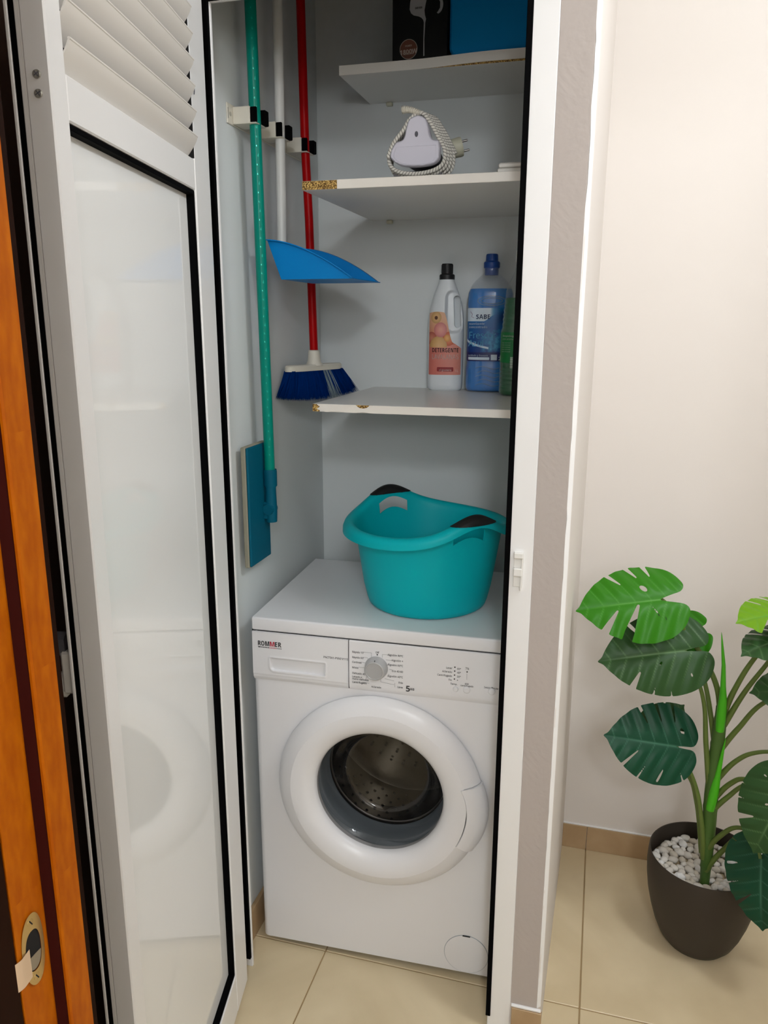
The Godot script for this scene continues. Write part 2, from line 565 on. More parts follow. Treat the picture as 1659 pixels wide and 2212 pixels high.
# ------------------------------------------------------------------ white closet frame with black seals
func closet_frame() -> void:
	var f := Node3D.new()
	f.name = "trim_1"
	add_child(f)
	tag(f, "white metal frame with black rubber seal around the closet opening", "door frame", "", "structure")
	obj("jamb", bx(Vector3(-0.148, 0, -1.425), Vector3(-0.0995, 2.06, -1.379), 0.0015), M.aluminium, f)
	obj("jamb", bx(Vector3(-0.75, 0, -1.399), Vector3(-0.7052, 2.06, -1.392), 0.001), M.aluminium, f)
	obj("head", bx(Vector3(-0.7052, 2.0272, -1.399), Vector3(-0.148, 2.07, -1.392), 0.001), M.aluminium, f)
	obj("seal", bx(Vector3(-0.1512, 0.033, -1.400), Vector3(-0.1412, 2.06, -1.3765), 0.001), M.gasket, f)
	obj("seal", bx(Vector3(-0.7186, 0.025, -1.394), Vector3(-0.7072, 2.06, -1.385), 0.001), M.gasket, f)
	obj("seal", bx(Vector3(-0.7186, 2.0285, -1.394), Vector3(-0.151, 2.045, -1.385), 0.001), M.gasket, f)
	# striker of the latch on the right jamb
	var t := thing("latch_striker", "small white plastic latch striker on the right closet jamb", "latch", Vector3(-0.125, 1.0405, -1.379))
	var g := Geo.new()
	g.extrude(PackedVector2Array([Vector2(-0.0085, 0.037), Vector2(0.0085, 0.037), Vector2(0.0085, -0.028), Vector2(0.006, -0.037), Vector2(0.0035, -0.037), Vector2(0.003, -0.03), Vector2(-0.0085, -0.03)]), 0.0, 0.003, 0.0006)
	obj("plate", g, M.white_plastic, t)
	obj("lug", bx(Vector3(-0.0085, 0.026, 0.002), Vector3(0.0085, 0.037, 0.011), 0.0015), M.white_plastic, t)
	obj("lug", bx(Vector3(-0.0085, -0.008, 0.002), Vector3(0.0075, 0.007, 0.011), 0.0015), M.white_plastic, t)
	g = Geo.new()
	g.extrude(PackedVector2Array([Vector2(0.0055, 0.034), Vector2(0.0088, 0.034), Vector2(0.0088, -0.028), Vector2(0.006, -0.037), Vector2(0.0042, -0.033)]), 0.002, 0.008, 0.001)
	obj("rib", g, M.white_plastic, t)

# ------------------------------------------------------------------ the open shutter door
func shutter_door() -> void:
	var d := Node3D.new()
	d.name = "door_1"
	add_child(d)
	tag(d, "white metal shutter door with louvers above a glossy white panel, standing open", "door", "", "structure")
	var dv := Vector3(0.2017, 0, 0.9795)
	# local x runs along the door from its hinge, local z away from the viewer
	d.transform = Transform3D(Basis(dv, Vector3.UP, dv.cross(Vector3.UP)), Vector3(-0.6963, 0, -1.3459))
	var W := 0.586
	obj("stile", bx(Vector3(0, 0.01, 0), Vector3(0.088, 2.02, 0.03), 0.002), M.aluminium, d)
	obj("stile", bx(Vector3(0.5485, 0.01, 0), Vector3(W, 2.02, 0.028), 0.002), M.aluminium, d)
	obj("rail", bx(Vector3(0.088, 1.699, 0.0005), Vector3(0.5485, 1.748, 0.03), 0.002), M.aluminium, d)
	obj("rail", bx(Vector3(0.088, 0.01, 0.0005), Vector3(0.5485, 0.107, 0.03), 0.002), M.aluminium, d)
	obj("rail", bx(Vector3(0.088, 2.012, 0.0005), Vector3(0.5485, 2.02, 0.03), 0.002), M.aluminium, d)
	obj("end_profile", bx(Vector3(W - 0.006, 0.01, 0.0275), Vector3(W - 0.001, 2.02, 0.0335), 0.001), M.aluminium, d)
	# black glazing seal on the four inner edges
	obj("seal", bx(Vector3(0.0875, 0.109, 0.003), Vector3(0.0925, 1.697, 0.018), 0.0008), M.gasket, d)
	obj("seal", bx(Vector3(0.544, 0.109, 0.003), Vector3(0.549, 1.697, 0.018), 0.0008), M.gasket, d)
	obj("seal", bx(Vector3(0.088, 1.692, 0.003), Vector3(0.5485, 1.6985, 0.018), 0.0008), M.gasket, d)
	obj("seal", bx(Vector3(0.088, 0.1075, 0.003), Vector3(0.5485, 0.113, 0.018), 0.0008), M.gasket, d)
	obj("panel", bx(Vector3(0.088, 0.108, 0.016), Vector3(0.5485, 1.698, 0.026), 0.0005), M.pane, d)
	# black seal and flange on the far edge of the door
	obj("edge_seal", bx(Vector3(W - 0.02, 0.012, 0.0325), Vector3(W - 0.002, 2.02, 0.0405), 0.001), M.gasket, d)
	obj("flange", bx(Vector3(0.0, 0.012, 0.0402), Vector3(W - 0.001, 2.02, 0.0445), 0.001), M.aluminium, d)
	# louver blades: the inner edge stands proud and high, the outer edge low
	for k in 7:
		var y0 := 1.7455 + 0.0382 * k
		var g := Geo.new()
		var sec := []   # section in (z, y), front lip at the top
		for i in 7:
			var t := i / 6.0
			sec.append(Vector2(lerpf(-0.008, 0.016, pow(t, 1.3)), lerpf(y0 + 0.0350, y0 + 0.0, t)))
		var poly := PackedVector2Array()
		poly.append(Vector2(-0.0050, y0 + 0.0370))
		for p in sec: poly.append(p)
		for i in range(6, -1, -1): poly.append(sec[i] + Vector2(0.0018, 0.001))
		# extrude runs along z, so turn the section's z to x and its length to -x
		g.xf = Transform3D(Basis(Vector3(0, 0, 1), Vector3(0, 1, 0), Vector3(1, 0, 0)), Vector3(0.087, 0, 0))
		g.extrude(poly, 0.0025, 0.463)
		g.xf = Transform3D.IDENTITY
		g.tube([Vector3(0.0895, y0 + 0.0362, -0.0072), Vector3(0.5500, y0 + 0.0362, -0.0072)], [0.0017], 10)
		obj("louver", g, M.louver, d)
	obj("gap_shade_sheet", bx(Vector3(0.088, 1.746, 0.022), Vector3(0.5485, 2.014, 0.024), 0.0004), M.dark_hole, d)  # near-black sheet added so the gaps between blades look shaded
	obj("louver_shade_strip", bx(Vector3(0.0868, 1.749, 0.0003), Vector3(0.0892, 2.012, 0.024), 0.0003), M.dark_hole, d)  # dark strip painted in for the shade at the blade ends
	var hook := Geo.new()
	var hp := []
	for i in 9:
		var a := lerpf(-1.2, 1.4, i / 8.0)
		hp.append(Vector3(0.076 - 0.004 * cos(a), 1.857 + 0.008 * sin(a), -0.001))
	hook.tube(hp, [0.0008], 6)
	obj("wire_clip", hook, M.iron_grey, d)
	# two screws on the door's end face
	for y in [1.7364, 1.7178]:
		var g := Geo.new()
		g.xf = Transform3D(Basis(Vector3(0, -1, 0), Vector3(1, 0, 0), Vector3(0, 0, 1)), Vector3(W, y, 0.0143))
		g.lathe([Vector2(0.0046, 0), Vector2(0.0044, 0.0012), Vector2(0.003, 0.002), Vector2(0, 0.0022)], 20)
		var s := obj("screw", g, M.screw, d)
		g = Geo.new()
		g.xf = Transform3D(Basis(Vector3(0, 0, 1), 0.0) * Basis(Vector3(1, 0, 0), 0.6), Vector3(W + 0.0021, y, 0.0143))
		g.box(Vector3(-0.0003, -0.003, -0.0005), Vector3(0.0003, 0.003, 0.0005), 0)
		g.box(Vector3(-0.0003, -0.0005, -0.003), Vector3(0.0003, 0.0005, 0.003), 0)
		obj("cross_slot", g, M.iron_grey, s)
	# white latch on the outer face
	var g2 := Geo.new()
	g2.box(Vector3(0.548, 1.02, 0.0445), Vector3(0.578, 1.078, 0.060), 0.003)
	g2.box(Vector3(0.552, 1.012, 0.056), Vector3(0.574, 1.046, 0.070), 0.004)
	var lt := obj("latch", g2, M.white_plastic, d)
	g2 = Geo.new()
	g2.xf = Transform3D(Basis(Vector3(0, 0, 1), 0.0), Vector3(0.563, 1.072, 0.062))
	g2.extrude(PackedVector2Array([Vector2(-0.01, 0.0), Vector2(0.012, 0.0), Vector2(0.012, 0.022), Vector2(0.004, 0.03), Vector2(-0.01, 0.012)]), -0.008, 0.012, 0.002)
	obj("thumb_lever", g2, M.iron_grey, lt)

# ------------------------------------------------------------------ the orange wooden door frame at the left
func wooden_jamb() -> void:
	var d := Node3D.new()
	d.name = "door_2"
	add_child(d)
	tag(d, "orange varnished wooden door jamb with a brass strike plate", "door frame", "", "structure")
	# the board with a rounded inner corner, seen from the side of the opening
	var g := Geo.new()
	footprint(g, [Vector2(-0.50, -0.4535), Vector2(-0.4525, -0.4535), Vector2(-0.452, -0.4545), Vector2(-0.452, -0.488), Vector2(-0.4530, -0.4915), Vector2(-0.456, -0.4945), Vector2(-0.456, -0.50), Vector2(-0.50, -0.50)], 0.0, 2.22)
	obj("board", g, M.wood, d)
	g = Geo.new()
	footprint(g, [Vector2(-0.50, -0.4955), Vector2(-0.4415, -0.4955), Vector2(-0.440, -0.497), Vector2(-0.440, -0.5235), Vector2(-0.4415, -0.525), Vector2(-0.50, -0.525)], 0.0, 2.22)
	obj("stop", g, M.wood, d)
	g = Geo.new()
	footprint(g, [Vector2(-0.4545, -0.4900), Vector2(-0.4440, -0.4945), Vector2(-0.4440, -0.4956), Vector2(-0.4565, -0.4956)], 0.0, 2.22)
	obj("seal", g, M.seal, d)  # dark strip carrying the shade on the near side of the stop
	obj("casing", bx(Vector3(-0.58, 0, -0.4536), Vector3(-0.4528, 2.19, -0.4250), 0.002), M.shaded_casing, d)  # near-black colour holds the shade on this casing face
	obj("casing", bx(Vector3(-0.60, 0, -0.555), Vector3(-0.4590, 2.19, -0.5255), 0.003), M.shaded_casing, d)  # dark colour stands in for the shaded gap beside the shutter door
	# the matching right jamb and the head, outside the picture
	obj("board", bx(Vector3(0.395, 0, -0.54), Vector3(0.42, 2.22, -0.44), 0.002), M.wood, d)
	obj("head", bx(Vector3(-0.456, 2.195, -0.54), Vector3(0.395, 2.22, -0.44), 0.002), M.wood, d)
	# strike plate: local x is towards the viewer's left (nearer), local z out of the board
	var t := thing("strike_plate", "pale brass strike plate with a curved lip on the orange jamb", "strike plate", Vector3(-0.4519, 0.9455, -0.4715))
	var bs := Basis(Vector3(0, 0, 1), Vector3(0, 1, 0), Vector3(-1, 0, 0))
	bs = Basis(Vector3(0, 0, 1), Vector3(0, 1, 0), Vector3(1, 0, 0))
	# local x -> world +z (nearer, left in the picture); local z -> world +x (out of the board)
	g = Geo.new()
	g.xf = Transform3D(bs, Vector3.ZERO)
	var inside := func(u: float, w: float) -> float:
		var plate := 1.0 - pow(pow(absf(u) / 0.0135, 2.2) + pow(absf(w) / 0.036, 2.2), 0.5)
		var hole := 1.0 - pow(pow(absf(u - 0.0005) / 0.0092, 2.4) + pow(absf(w + 0.001) / 0.0205, 2.4), 0.5)
		return minf(plate * 0.0135, -hole * 0.0092)
	g.sheet(inside, func(u, w): return Vector3(u, w, 0.0016 - 0.9 * u * u / 0.0135 * 0.1), -0.015, 0.015, 40, -0.038, 0.038, 80)
	obj("plate", g, M.brass, t)
	g = Geo.new()
	g.xf = Transform3D(bs, Vector3.ZERO)
	g.sheet(func(u, w): return 1.0 - pow(pow(absf(u - 0.0005) / 0.0094, 2.4) + pow(absf(w + 0.001) / 0.021, 2.4), 0.5), func(u, w): return Vector3(u, w, 0.0004), -0.01, 0.012, 16, -0.022, 0.02, 24)
	obj("bolt_hole", g, M.dark_hole, t)
	g = Geo.new()
	g.xf = Transform3D(bs, Vector3.ZERO)
	g.sheet(func(u, w): return minf(0.0145 - absf(w + 0.010 + (u - 0.01) * 0.12) - 0.004 * smoothstep(0.028, 0.034, u), 1.0), func(u, w): return Vector3(u, w - (u - 0.006) * 0.10, 0.0018 - pow(maxf(u - 0.015, 0), 1.5) * 5.5), 0.006, 0.034, 16, -0.034, 0.016, 30)
	obj("lip", g, M.pale_metal, t)
	g = Geo.new()
	g.xf = Transform3D(bs, Vector3(0.0003, 0, 0))
	g.sheet(func(u, w): return 1.0 - pow(pow(absf(u - 0.0005) / 0.0088, 2.4) + pow(absf(w + 0.001) / 0.0195, 2.4), 0.5) if w < -0.006 else -1.0, func(u, w): return Vector3(u, w, 0.0007), -0.01, 0.012, 16, -0.022, 0.02, 40)
	obj("bolt_tongue", g, M.metal, t)
	for sy in [-0.028, 0.028]:
		g = Geo.new()
		g.xf = Transform3D(Basis(Vector3(0, 0, 1), Vector3(1, 0, 0), Vector3(0, 1, 0)), Vector3(0.0012, sy, 0.001))
		g.lathe([Vector2(0.0036, 0), Vector2(0.0034, 0.0006), Vector2(0.0018, 0.0009), Vector2(0, 0.0006)], 16)
		var s := obj("screw", g, M.brass, t)
		g = Geo.new()
		g.xf = Transform3D(Basis(Vector3(1, 0, 0), 0.5), Vector3(0.0021, sy, 0.001))
		g.box(Vector3(-0.0002, -0.003, -0.0005), Vector3(0.0002, 0.003, 0.0005), 0)
		obj("slot", g, M.dark_hole, s)

# ------------------------------------------------------------------ shelves
func shelf(label: String, x0: float, y0: float) -> Node3D:
	var t := thing("closet_shelf", label, "shelf", Vector3(x0, y0, -2.0465), 0.0, "closet shelves")
	return t

func shelves() -> void:
	var rng := RandomNumberGenerator.new()
	rng.seed = 4
	# lowest shelf, with a chipped edge
	var t := shelf("lowest white closet shelf with chipped front edge, carrying the bottles", -0.595, 1.2975)
	var L := 0.4895
	obj("board", bx(Vector3(0, 0, 0.0002), Vector3(L, 0.0168, 0.4757), 0.0008), M.shelf, t)
	var g := Geo.new()
	g.box(Vector3(0.0, 0.0006, 0.4752), Vector3(0.016, 0.0164, 0.4764), 0.0003)
	obj("bare_chipboard", g, M.chip, t)
	# the band with bites out of it
	g = Geo.new()
	var bite := func(u: float, w: float) -> float:
		var f := minf(u - 0.0135 - 0.003 * sin(w * 700.0), minf(w - 0.0002, 0.0166 - w))
		for c in [[0.113, 0.0195, 0.015, 0.0095], [0.055, -0.001, 0.02, 0.0028], [0.115, -0.0018, 0.02, 0.0034], [0.0165, -0.001, 0.012, 0.005], [0.285, 0.0182, 0.008, 0.0028], [0.287, -0.001, 0.009, 0.0035], [0.18, 0.0178, 0.012, 0.0016]]:
			f = minf(f, (pow(pow((u - c[0]) / c[2], 2.0) + pow((w - c[1]) / c[3], 2.0), 0.5) - 1.0) * c[3])
		return f
	g.sheet(bite, func(u, w): return Vector3(u, w, 0.4772), 0.01, L, 240, -0.001, 0.0178, 20)
	obj("edge_band", g, M.edge_band, t)
	obj("bare_chipboard", bx(Vector3(0.095, 0.001, 0.4752), Vector3(0.135, 0.0166, 0.4763), 0.0003), M.chip, t)
	# middle shelf, band missing at its left end
	t = shelf("middle white closet shelf with bare chipboard end, carrying the iron", -0.6005, 1.7391)
	L = 0.495
	obj("board", bx(Vector3(0, 0, 0.0002), Vector3(L, 0.0171, 0.4955), 0.0008), M.shelf, t)
	obj("bare_chipboard", bx(Vector3(0.0, 0.0004, 0.495), Vector3(0.0755, 0.0167, 0.4963), 0.0003), M.chip, t)
	obj("edge_band", bx(Vector3(0.0732, 0, 0.495), Vector3(L, 0.0172, 0.4975), 0.0006), M.edge_band, t)
	obj("support_pin", bx(Vector3(0.040, -0.009, 0.0005), Vector3(0.056, -0.0003, 0.012), 0.002), M.green_plug, t)
	# top shelf, the band lifting at its right end
	t = shelf("top white closet shelf with lifting edge band, carrying the blue case", -0.606, 2.0150)
	L = 0.5005
	obj("board", bx(Vector3(0, 0, 0.0002), Vector3(L, 0.0192, 0.2400), 0.0008), M.shelf, t)
	g = Geo.new()
	var lift := func(x: float) -> float: return 0.0042 * smoothstep(0.17, 0.34, x)
	for i in 24:
		var xa := L * i / 24.0
		var xb := L * (i + 1) / 24.0
		var a: float = lift.call(xa)
		var b: float = lift.call(xb)
		g.quad(Vector3(xa, a, 0.2425), Vector3(xb, b, 0.2425), Vector3(xb, b + 0.0196, 0.2425), Vector3(xa, a + 0.0196, 0.2425))
		g.quad(Vector3(xb, b, 0.2405), Vector3(xa, a, 0.2405), Vector3(xa, a + 0.0196, 0.2405), Vector3(xb, b + 0.0196, 0.2405))
		g.quad(Vector3(xa, a + 0.0196, 0.2425), Vector3(xb, b + 0.0196, 0.2425), Vector3(xb, b + 0.0196, 0.2405), Vector3(xa, a + 0.0196, 0.2405))
		g.quad(Vector3(xa, a, 0.2405), Vector3(xb, b, 0.2405), Vector3(xb, b, 0.2425), Vector3(xa, a, 0.2425))
	obj("edge_band", g, M.edge_band, t)
	obj("bare_chipboard", bx(Vector3(0.17, 0.0002, 0.2398), Vector3(L, 0.006, 0.2404), 0.0001), M.chip, t)
	obj("support_pin", bx(Vector3(0.044, -0.009, 0.0005), Vector3(0.060, -0.0003, 0.012), 0.002), M.green_plug, t)

# ------------------------------------------------------------------ washing machine
func washer() -> void:
	var t := thing("washing_machine", "white front loading washing machine with round glass door, standing on the tiles", "washing machine", Vector3(-0.714, 0, -1.4756), 0.0387)
	var Wd := 0.597
	var D := 0.45
	var b0 := 0.012
	var C := Vector2(0.2935, 0.461)    # door centre
	var R := 0.168                     # hole in the front sheet
	# body: back, sides with rounded front edges, and the front sheet with its round hole
	var g := Geo.new()
	var path := [Vector2(0.01, -D), Vector2(0.0, -D + 0.01)]
	for i in 7:
		var a := PI * 0.5 * i / 6.0
		path.append(Vector2(0.014 - 0.014 * cos(a), -0.014 + 0.014 * sin(a)))
	var n := path.size()
	for i in n:
		var q: Vector2 = path[n - 1 - i]
		path.append(Vector2(Wd - q.x, q.y))
	for i in path.size():
		var p: Vector2 = path[i]
		var q: Vector2 = path[(i + 1) % path.size()]
		var top := 0.819
		if i == n - 1: continue    # the front itself
		var out := Vector3(-(q.y - p.y), 0, q.x - p.x)
		g.quad_out(Vector3(p.x, b0 + 0.004, p.y), Vector3(q.x, b0 + 0.004, q.y), Vector3(q.x, top, q.y), Vector3(p.x, top, p.y), out)
		var ce := Vector2(Wd / 2, -D / 2)
		var pi := p + (ce - p).normalized() * 0.006
		var qi := q + (ce - q).normalized() * 0.006
		g.quad_out(Vector3(p.x, b0 + 0.004, p.y), Vector3(q.x, b0 + 0.004, q.y), Vector3(qi.x, b0, qi.y), Vector3(pi.x, b0, pi.y), out + Vector3(0, -0.001, 0))
		g.tri_out(Vector3(pi.x, b0, pi.y), Vector3(qi.x, b0, qi.y), Vector3(ce.x, b0, ce.y), Vector3.DOWN)
		g.tri_out(Vector3(p.x, top, p.y), Vector3(q.x, top, q.y), Vector3(ce.x, top, ce.y), Vector3.UP)
	var lo := Vector2(0.014, b0 + 0.004)
	var hi := Vector2(Wd - 0.014, 0.819)
	var edge := func(a: float) -> Vector2:
		var d := Vector2(cos(a), sin(a))
		var k := 1e9
		if d.x > 1e-6: k = min(k, (hi.x - C.x) / d.x)
		if d.x < -1e-6: k = min(k, (lo.x - C.x) / d.x)
		if d.y > 1e-6: k = min(k, (hi.y - C.y) / d.y)
		if d.y < -1e-6: k = min(k, (lo.y - C.y) / d.y)
		return C + d * k
	var angles := []
	for j in 96: angles.append(TAU * j / 96.0)
	for c in [lo, hi, Vector2(lo.x, hi.y), Vector2(hi.x, lo.y)]: angles.append(fposmod((c - C).angle(), TAU))
	angles.sort()
	for j in angles.size():
		var a: float = angles[j]
		var b: float = angles[(j + 1) % angles.size()]
		var pa: Vector2 = edge.call(a)
		var pb: Vector2 = edge.call(b)
		var ca := C + Vector2(cos(a), sin(a)) * R
		var cb := C + Vector2(cos(b), sin(b)) * R
		g.quad(Vector3(ca.x, ca.y, 0), Vector3(pa.x, pa.y, 0), Vector3(pb.x, pb.y, 0), Vector3(cb.x, cb.y, 0))
	g.quad_out(Vector3(lo.x, lo.y, 0), Vector3(hi.x, lo.y, 0), Vector3(hi.x, b0, -0.006), Vector3(lo.x, b0, -0.006), Vector3(0, -1, 1))
	var body := obj("body", g, M.washer, t, 50)
	for p in [Vector2(0.05, -0.05), Vector2(0.547, -0.05), Vector2(0.05, -0.40), Vector2(0.547, -0.40)]:
		g = Geo.new()
		g.xf = Transform3D(Basis.IDENTITY, Vector3(p.x, 0, p.y))
		g.lathe([Vector2(0, 0), Vector2(0.018, 0), Vector2(0.02, 0.003), Vector2(0.016, 0.008), Vector2(0.012, 0.0125)], 16)
		obj("foot", g, M.black, t)
	# lid
	g = Geo.new()
	g.box(Vector3(0.0005, 0.8200, -D + 0.002), Vector3(Wd - 0.0005, 0.852, 0.0030), 0.0045)
	obj("lid", g, M.washer, t, 50)
	# fascia with the drawer on its left
	g = Geo.new()
	var sec := PackedVector2Array([Vector2(-0.004, 0.706), Vector2(0.0002, 0.7035), Vector2(0.004, 0.711), Vector2(0.0052, 0.718), Vector2(0.0058, 0.735), Vector2(0.0042, 0.8175), Vector2(0.003, 0.8188), Vector2(-0.004, 0.8188)])
	var to_len := Basis(Vector3(0, 0, 1), Vector3(0, 1, 0), Vector3(1, 0, 0))
	g.xf = Transform3D(to_len, Vector3(0.2264, 0, 0))
	g.extrude(sec, 0.0, 0.3694)
	obj("control_panel", g, M.washer, t)
	# drawer: the same section, with a pocket for the fingers
	var dr := Geo.new()
	var zf := func(y: float) -> float:
		if y < 0.711: return lerpf(0.0002, 0.004, (y - 0.7035) / 0.0075)
		if y < 0.718: return lerpf(0.004, 0.0052, (y - 0.711) / 0.007)
		return lerpf(0.0058, 0.0042, clampf((y - 0.735) / 0.083, 0, 1))
	var pocket := func(u: float, w: float) -> float:
		# over 0 outside the pocket; its lower left corner is round
		var dx := absf(u - 0.1085) - 0.0635
		var dy := absf(w - 0.7445 + (u - 0.1085) * 0.0) - 0.0150
		var rr := 0.009 if (u < 0.1085 and w < 0.7445) else 0.002
		var qx := maxf(dx + rr, 0); var qy := maxf(dy + rr, 0)
		return sqrt(qx * qx + qy * qy) + minf(maxf(dx + rr, dy + rr), 0) - rr
	dr.sheet(pocket, func(u, w): return Vector3(u, w, zf.call(w) + 0.0012 * exp(-pow((pocket.call(u, w) - 0.002) / 0.0022, 2.0))), 0.003, 0.2243, 150, 0.7035, 0.8185, 90)
	var depth := func(u: float, w: float) -> float:
		var inn: float = -pocket.call(u, w)
		return 0.022 * smoothstep(0.0, 0.004, inn)
	dr.sheet(func(u, w): return 0.0006 - pocket.call(u, w), func(u, w): return Vector3(u, w, zf.call(w) + 0.001 - depth.call(u, w)), 0.040, 0.176, 110, 0.724, 0.764, 50)
	dr.quad_out(Vector3(0.2243, 0.7035, 0), Vector3(0.2243, 0.7035, -0.006), Vector3(0.2243, 0.8185, -0.006), Vector3(0.2243, 0.8185, 0.0045), Vector3(1, 0, 0))
	dr.quad_out(Vector3(0.003, 0.7035, 0), Vector3(0.003, 0.7035, -0.006), Vector3(0.003, 0.8185, -0.006), Vector3(0.003, 0.8185, 0.0045), Vector3(-1, 0, 0))
	dr.quad_out(Vector3(0.003, 0.8185, -0.006), Vector3(0.2243, 0.8185, -0.006), Vector3(0.2243, 0.8185, 0.0045), Vector3(0.003, 0.8185, 0.0045), Vector3.UP)
	obj("drawer", dr, M.washer, t, 50)
	obj("seam", bx(Vector3(0.2242, 0.7055, -0.004), Vector3(0.2265, 0.8188, 0.0012), 0), M.black, t)
	obj("seam", bx(Vector3(0.0012, 0.8184, -0.01), Vector3(Wd - 0.0012, 0.8204, -0.0008), 0), M.black, t)
	# printing on the fascia
	var face := func(x: float, y: float) -> Transform3D: return Transform3D(Basis.IDENTITY, Vector3(x, y, zf.call(y) + 0.0002))
	g = Geo.new()
	g.text_fit("ROM", 0.0168, 0.0432, 0.7868, 0.0112, 0.0052, true)
	g.text_fit("ER", 0.0568, 0.0716, 0.7868, 0.0112, 0.0052, true)
	g.box(Vector3(0.0168, 0.7822, 0.0045), Vector3(0.0230, 0.7843, 0.0052), 0)
	for i in 5: g.box(Vector3(0.0244 + i * 0.0038, 0.7822, 0.0045), Vector3(0.0270 + i * 0.0038, 0.7842, 0.0052), 0)
	for i in 4: g.box(Vector3(0.0610 + i * 0.0030, 0.7822, 0.0045), Vector3(0.0626 + i * 0.0030, 0.7840, 0.0052), 0)
	obj("logo", g, mat(34, 34, 38, 0.5), t)
	g = Geo.new()
	g.text_fit("M", 0.0447, 0.0556, 0.7868, 0.0112, 0.0052, true)
	for i in 5: g.box(Vector3(0.0436 + i * 0.0035, 0.7822, 0.0045), Vector3(0.0456 + i * 0.0035, 0.7841, 0.0052), 0)
	tag(obj("logo", g, M.red_print, t), "red letter and dots in the middle of the logo")
	g = Geo.new()
	g.text("PACT5X1-P950 V11S", 0.0062, face.call(0.1685, 0.7745))
	var K := Vector2(0.2875, 0.7628)
	var left := ["Rápido 15'", "Rápido 60'", "Cortinas", "Mixto", "Delicado 40°C", "Lavado a", "Centrifugado"]
	var ys := [0.7965, 0.7843, 0.7733, 0.7605, 0.7475, 0.7395, 0.7265]
	for i in 7: g.text(left[i], 0.0056, face.call(0.2335, ys[i] - 0.003))
	g.text("mano delicado", 0.0056, face.call(0.2335, 0.7313))
	g.text("Aclarado", 0.0056, face.call(0.2762, 0.7170))
	var right := ["Algodón 90°C", "Algodón +", "Algodón 60°C", "Eco 40-60", "Algodón 40°C", "Frío", "Lana"]
	ys = [0.7980, 0.7863, 0.7755, 0.7620, 0.7495, 0.7365, 0.7260]
	for i in 7: g.text(right[i], 0.0056, face.call(0.3462, ys[i] - 0.003), false, 2)
	g.text("Off", 0.0056, face.call(0.2893, 0.7975), false, 1)
	g.text("5", 0.0185, face.call(0.3525, 0.7215), true)
	g.text("KG", 0.0068, face.call(0.3622, 0.7215), true)
	ys = [0.7812, 0.7725, 0.7635, 0.7545]
	var st := ["Lavar", "Aclarado", "Centrifugado", "Fin"]
	var tc := ["60°", "40°", "30°", "*"]
	for i in 4:
		g.text(st[i], 0.0054, face.call(0.4515, ys[i] - 0.002), false, 2)
		g.text(tc[i], 0.0054, face.call(0.4618, ys[i] - 0.002))
	g.text("Temp.", 0.0054, face.call(0.4560, 0.7440), false, 1)
	g.text("7½", 0.0062, face.call(0.4830, 0.7818), false, 1)
	g.text("800", 0.0050, face.call(0.4830, 0.7470), false, 1)
	g.text("centrifugado", 0.0048, face.call(0.4835, 0.7428), false, 1)
	g.text("Inicio/Pausa", 0.0054, face.call(0.5345, 0.7440), false, 1)
	# thin guide lines round the dial
	var line := func(a: Vector2, b: Vector2) -> void:
		var d := (b - a).normalized()
		var o := Vector2(-d.y, d.x) * 0.00022
		var za: float = zf.call(a.y) + 0.0004
		var zb: float = zf.call(b.y) + 0.0004
		g.quad_out(Vector3(a.x - o.x, a.y - o.y, za), Vector3(b.x - o.x, b.y - o.y, zb), Vector3(b.x + o.x, b.y + o.y, zb), Vector3(a.x + o.x, a.y + o.y, za), Vector3(0, 0, 1))
	for l in [[0.2568, 0.7955, 0.2765, 0.7955], [0.2765, 0.7955, 0.2765, 0.786], [0.256, 0.7835, 0.267, 0.7835], [0.267, 0.7835, 0.2695, 0.781], [0.2535, 0.772, 0.263, 0.771], [0.248, 0.7595, 0.261, 0.7595], [0.2605, 0.7465, 0.2635, 0.7475], [0.2625, 0.731, 0.2675, 0.741], [0.2575, 0.7255, 0.272, 0.7245],
			[0.3005, 0.7945, 0.3175, 0.7945], [0.3005, 0.7945, 0.3005, 0.7875], [0.308, 0.783, 0.3235, 0.783], [0.3135, 0.774, 0.316, 0.7755], [0.3155, 0.762, 0.3215, 0.762], [0.314, 0.7505, 0.3165, 0.750], [0.3065, 0.7395, 0.327, 0.7365], [0.2975, 0.7365, 0.2975, 0.731], [0.2975, 0.731, 0.3275, 0.7275], [0.3285, 0.722, 0.3285, 0.732], [0.4828, 0.7715, 0.4828, 0.757]]:
		line.call(Vector2(l[0], l[1]), Vector2(l[2], l[3]))
	obj("printed_lettering", g, M.washer_print, t)
	for p in [[0.4570, 0.7822], [0.4569, 0.7735], [0.4568, 0.7645], [0.4567, 0.7555], [0.4830, 0.7745], [0.2893, 0.7925]]:
		g = Geo.new()
		g.xf = Transform3D(UP_TO_Z, Vector3(p[0], p[1], zf.call(p[1])))
		g.lathe([Vector2(0.0015, 0), Vector2(0.0014, 0.0006), Vector2(0, 0.0008)], 14)
		obj("indicator", g, M.black, t)
	for p in [[0.4598, 0.7330, 0.006], [0.4832, 0.7340, 0.0078], [0.5356, 0.7365, 0.0075]]:
		g = Geo.new()
		g.xf = Transform3D(UP_TO_Z, Vector3(p[0], p[1], zf.call(p[1]) - 0.001))
		g.lathe([Vector2(p[2], 0), Vector2(p[2], 0.0022), Vector2(p[2] - 0.001, 0.0034), Vector2(p[2] * 0.6, 0.0040), Vector2(0, 0.0038)], 24)
		obj("button", g, M.washer, t)
	# dial
	g = Geo.new()
	g.xf = Transform3D(UP_TO_Z, Vector3(K.x, K.y, 0.004))
	g.lathe([Vector2(0.0256, 0), Vector2(0.0256, 0.003), Vector2(0.0248, 0.004), Vector2(0.0222, 0.019), Vector2(0.0208, 0.0215), Vector2(0.0188, 0.0222), Vector2(0.0180, 0.0212), Vector2(0, 0.0208)], 48)
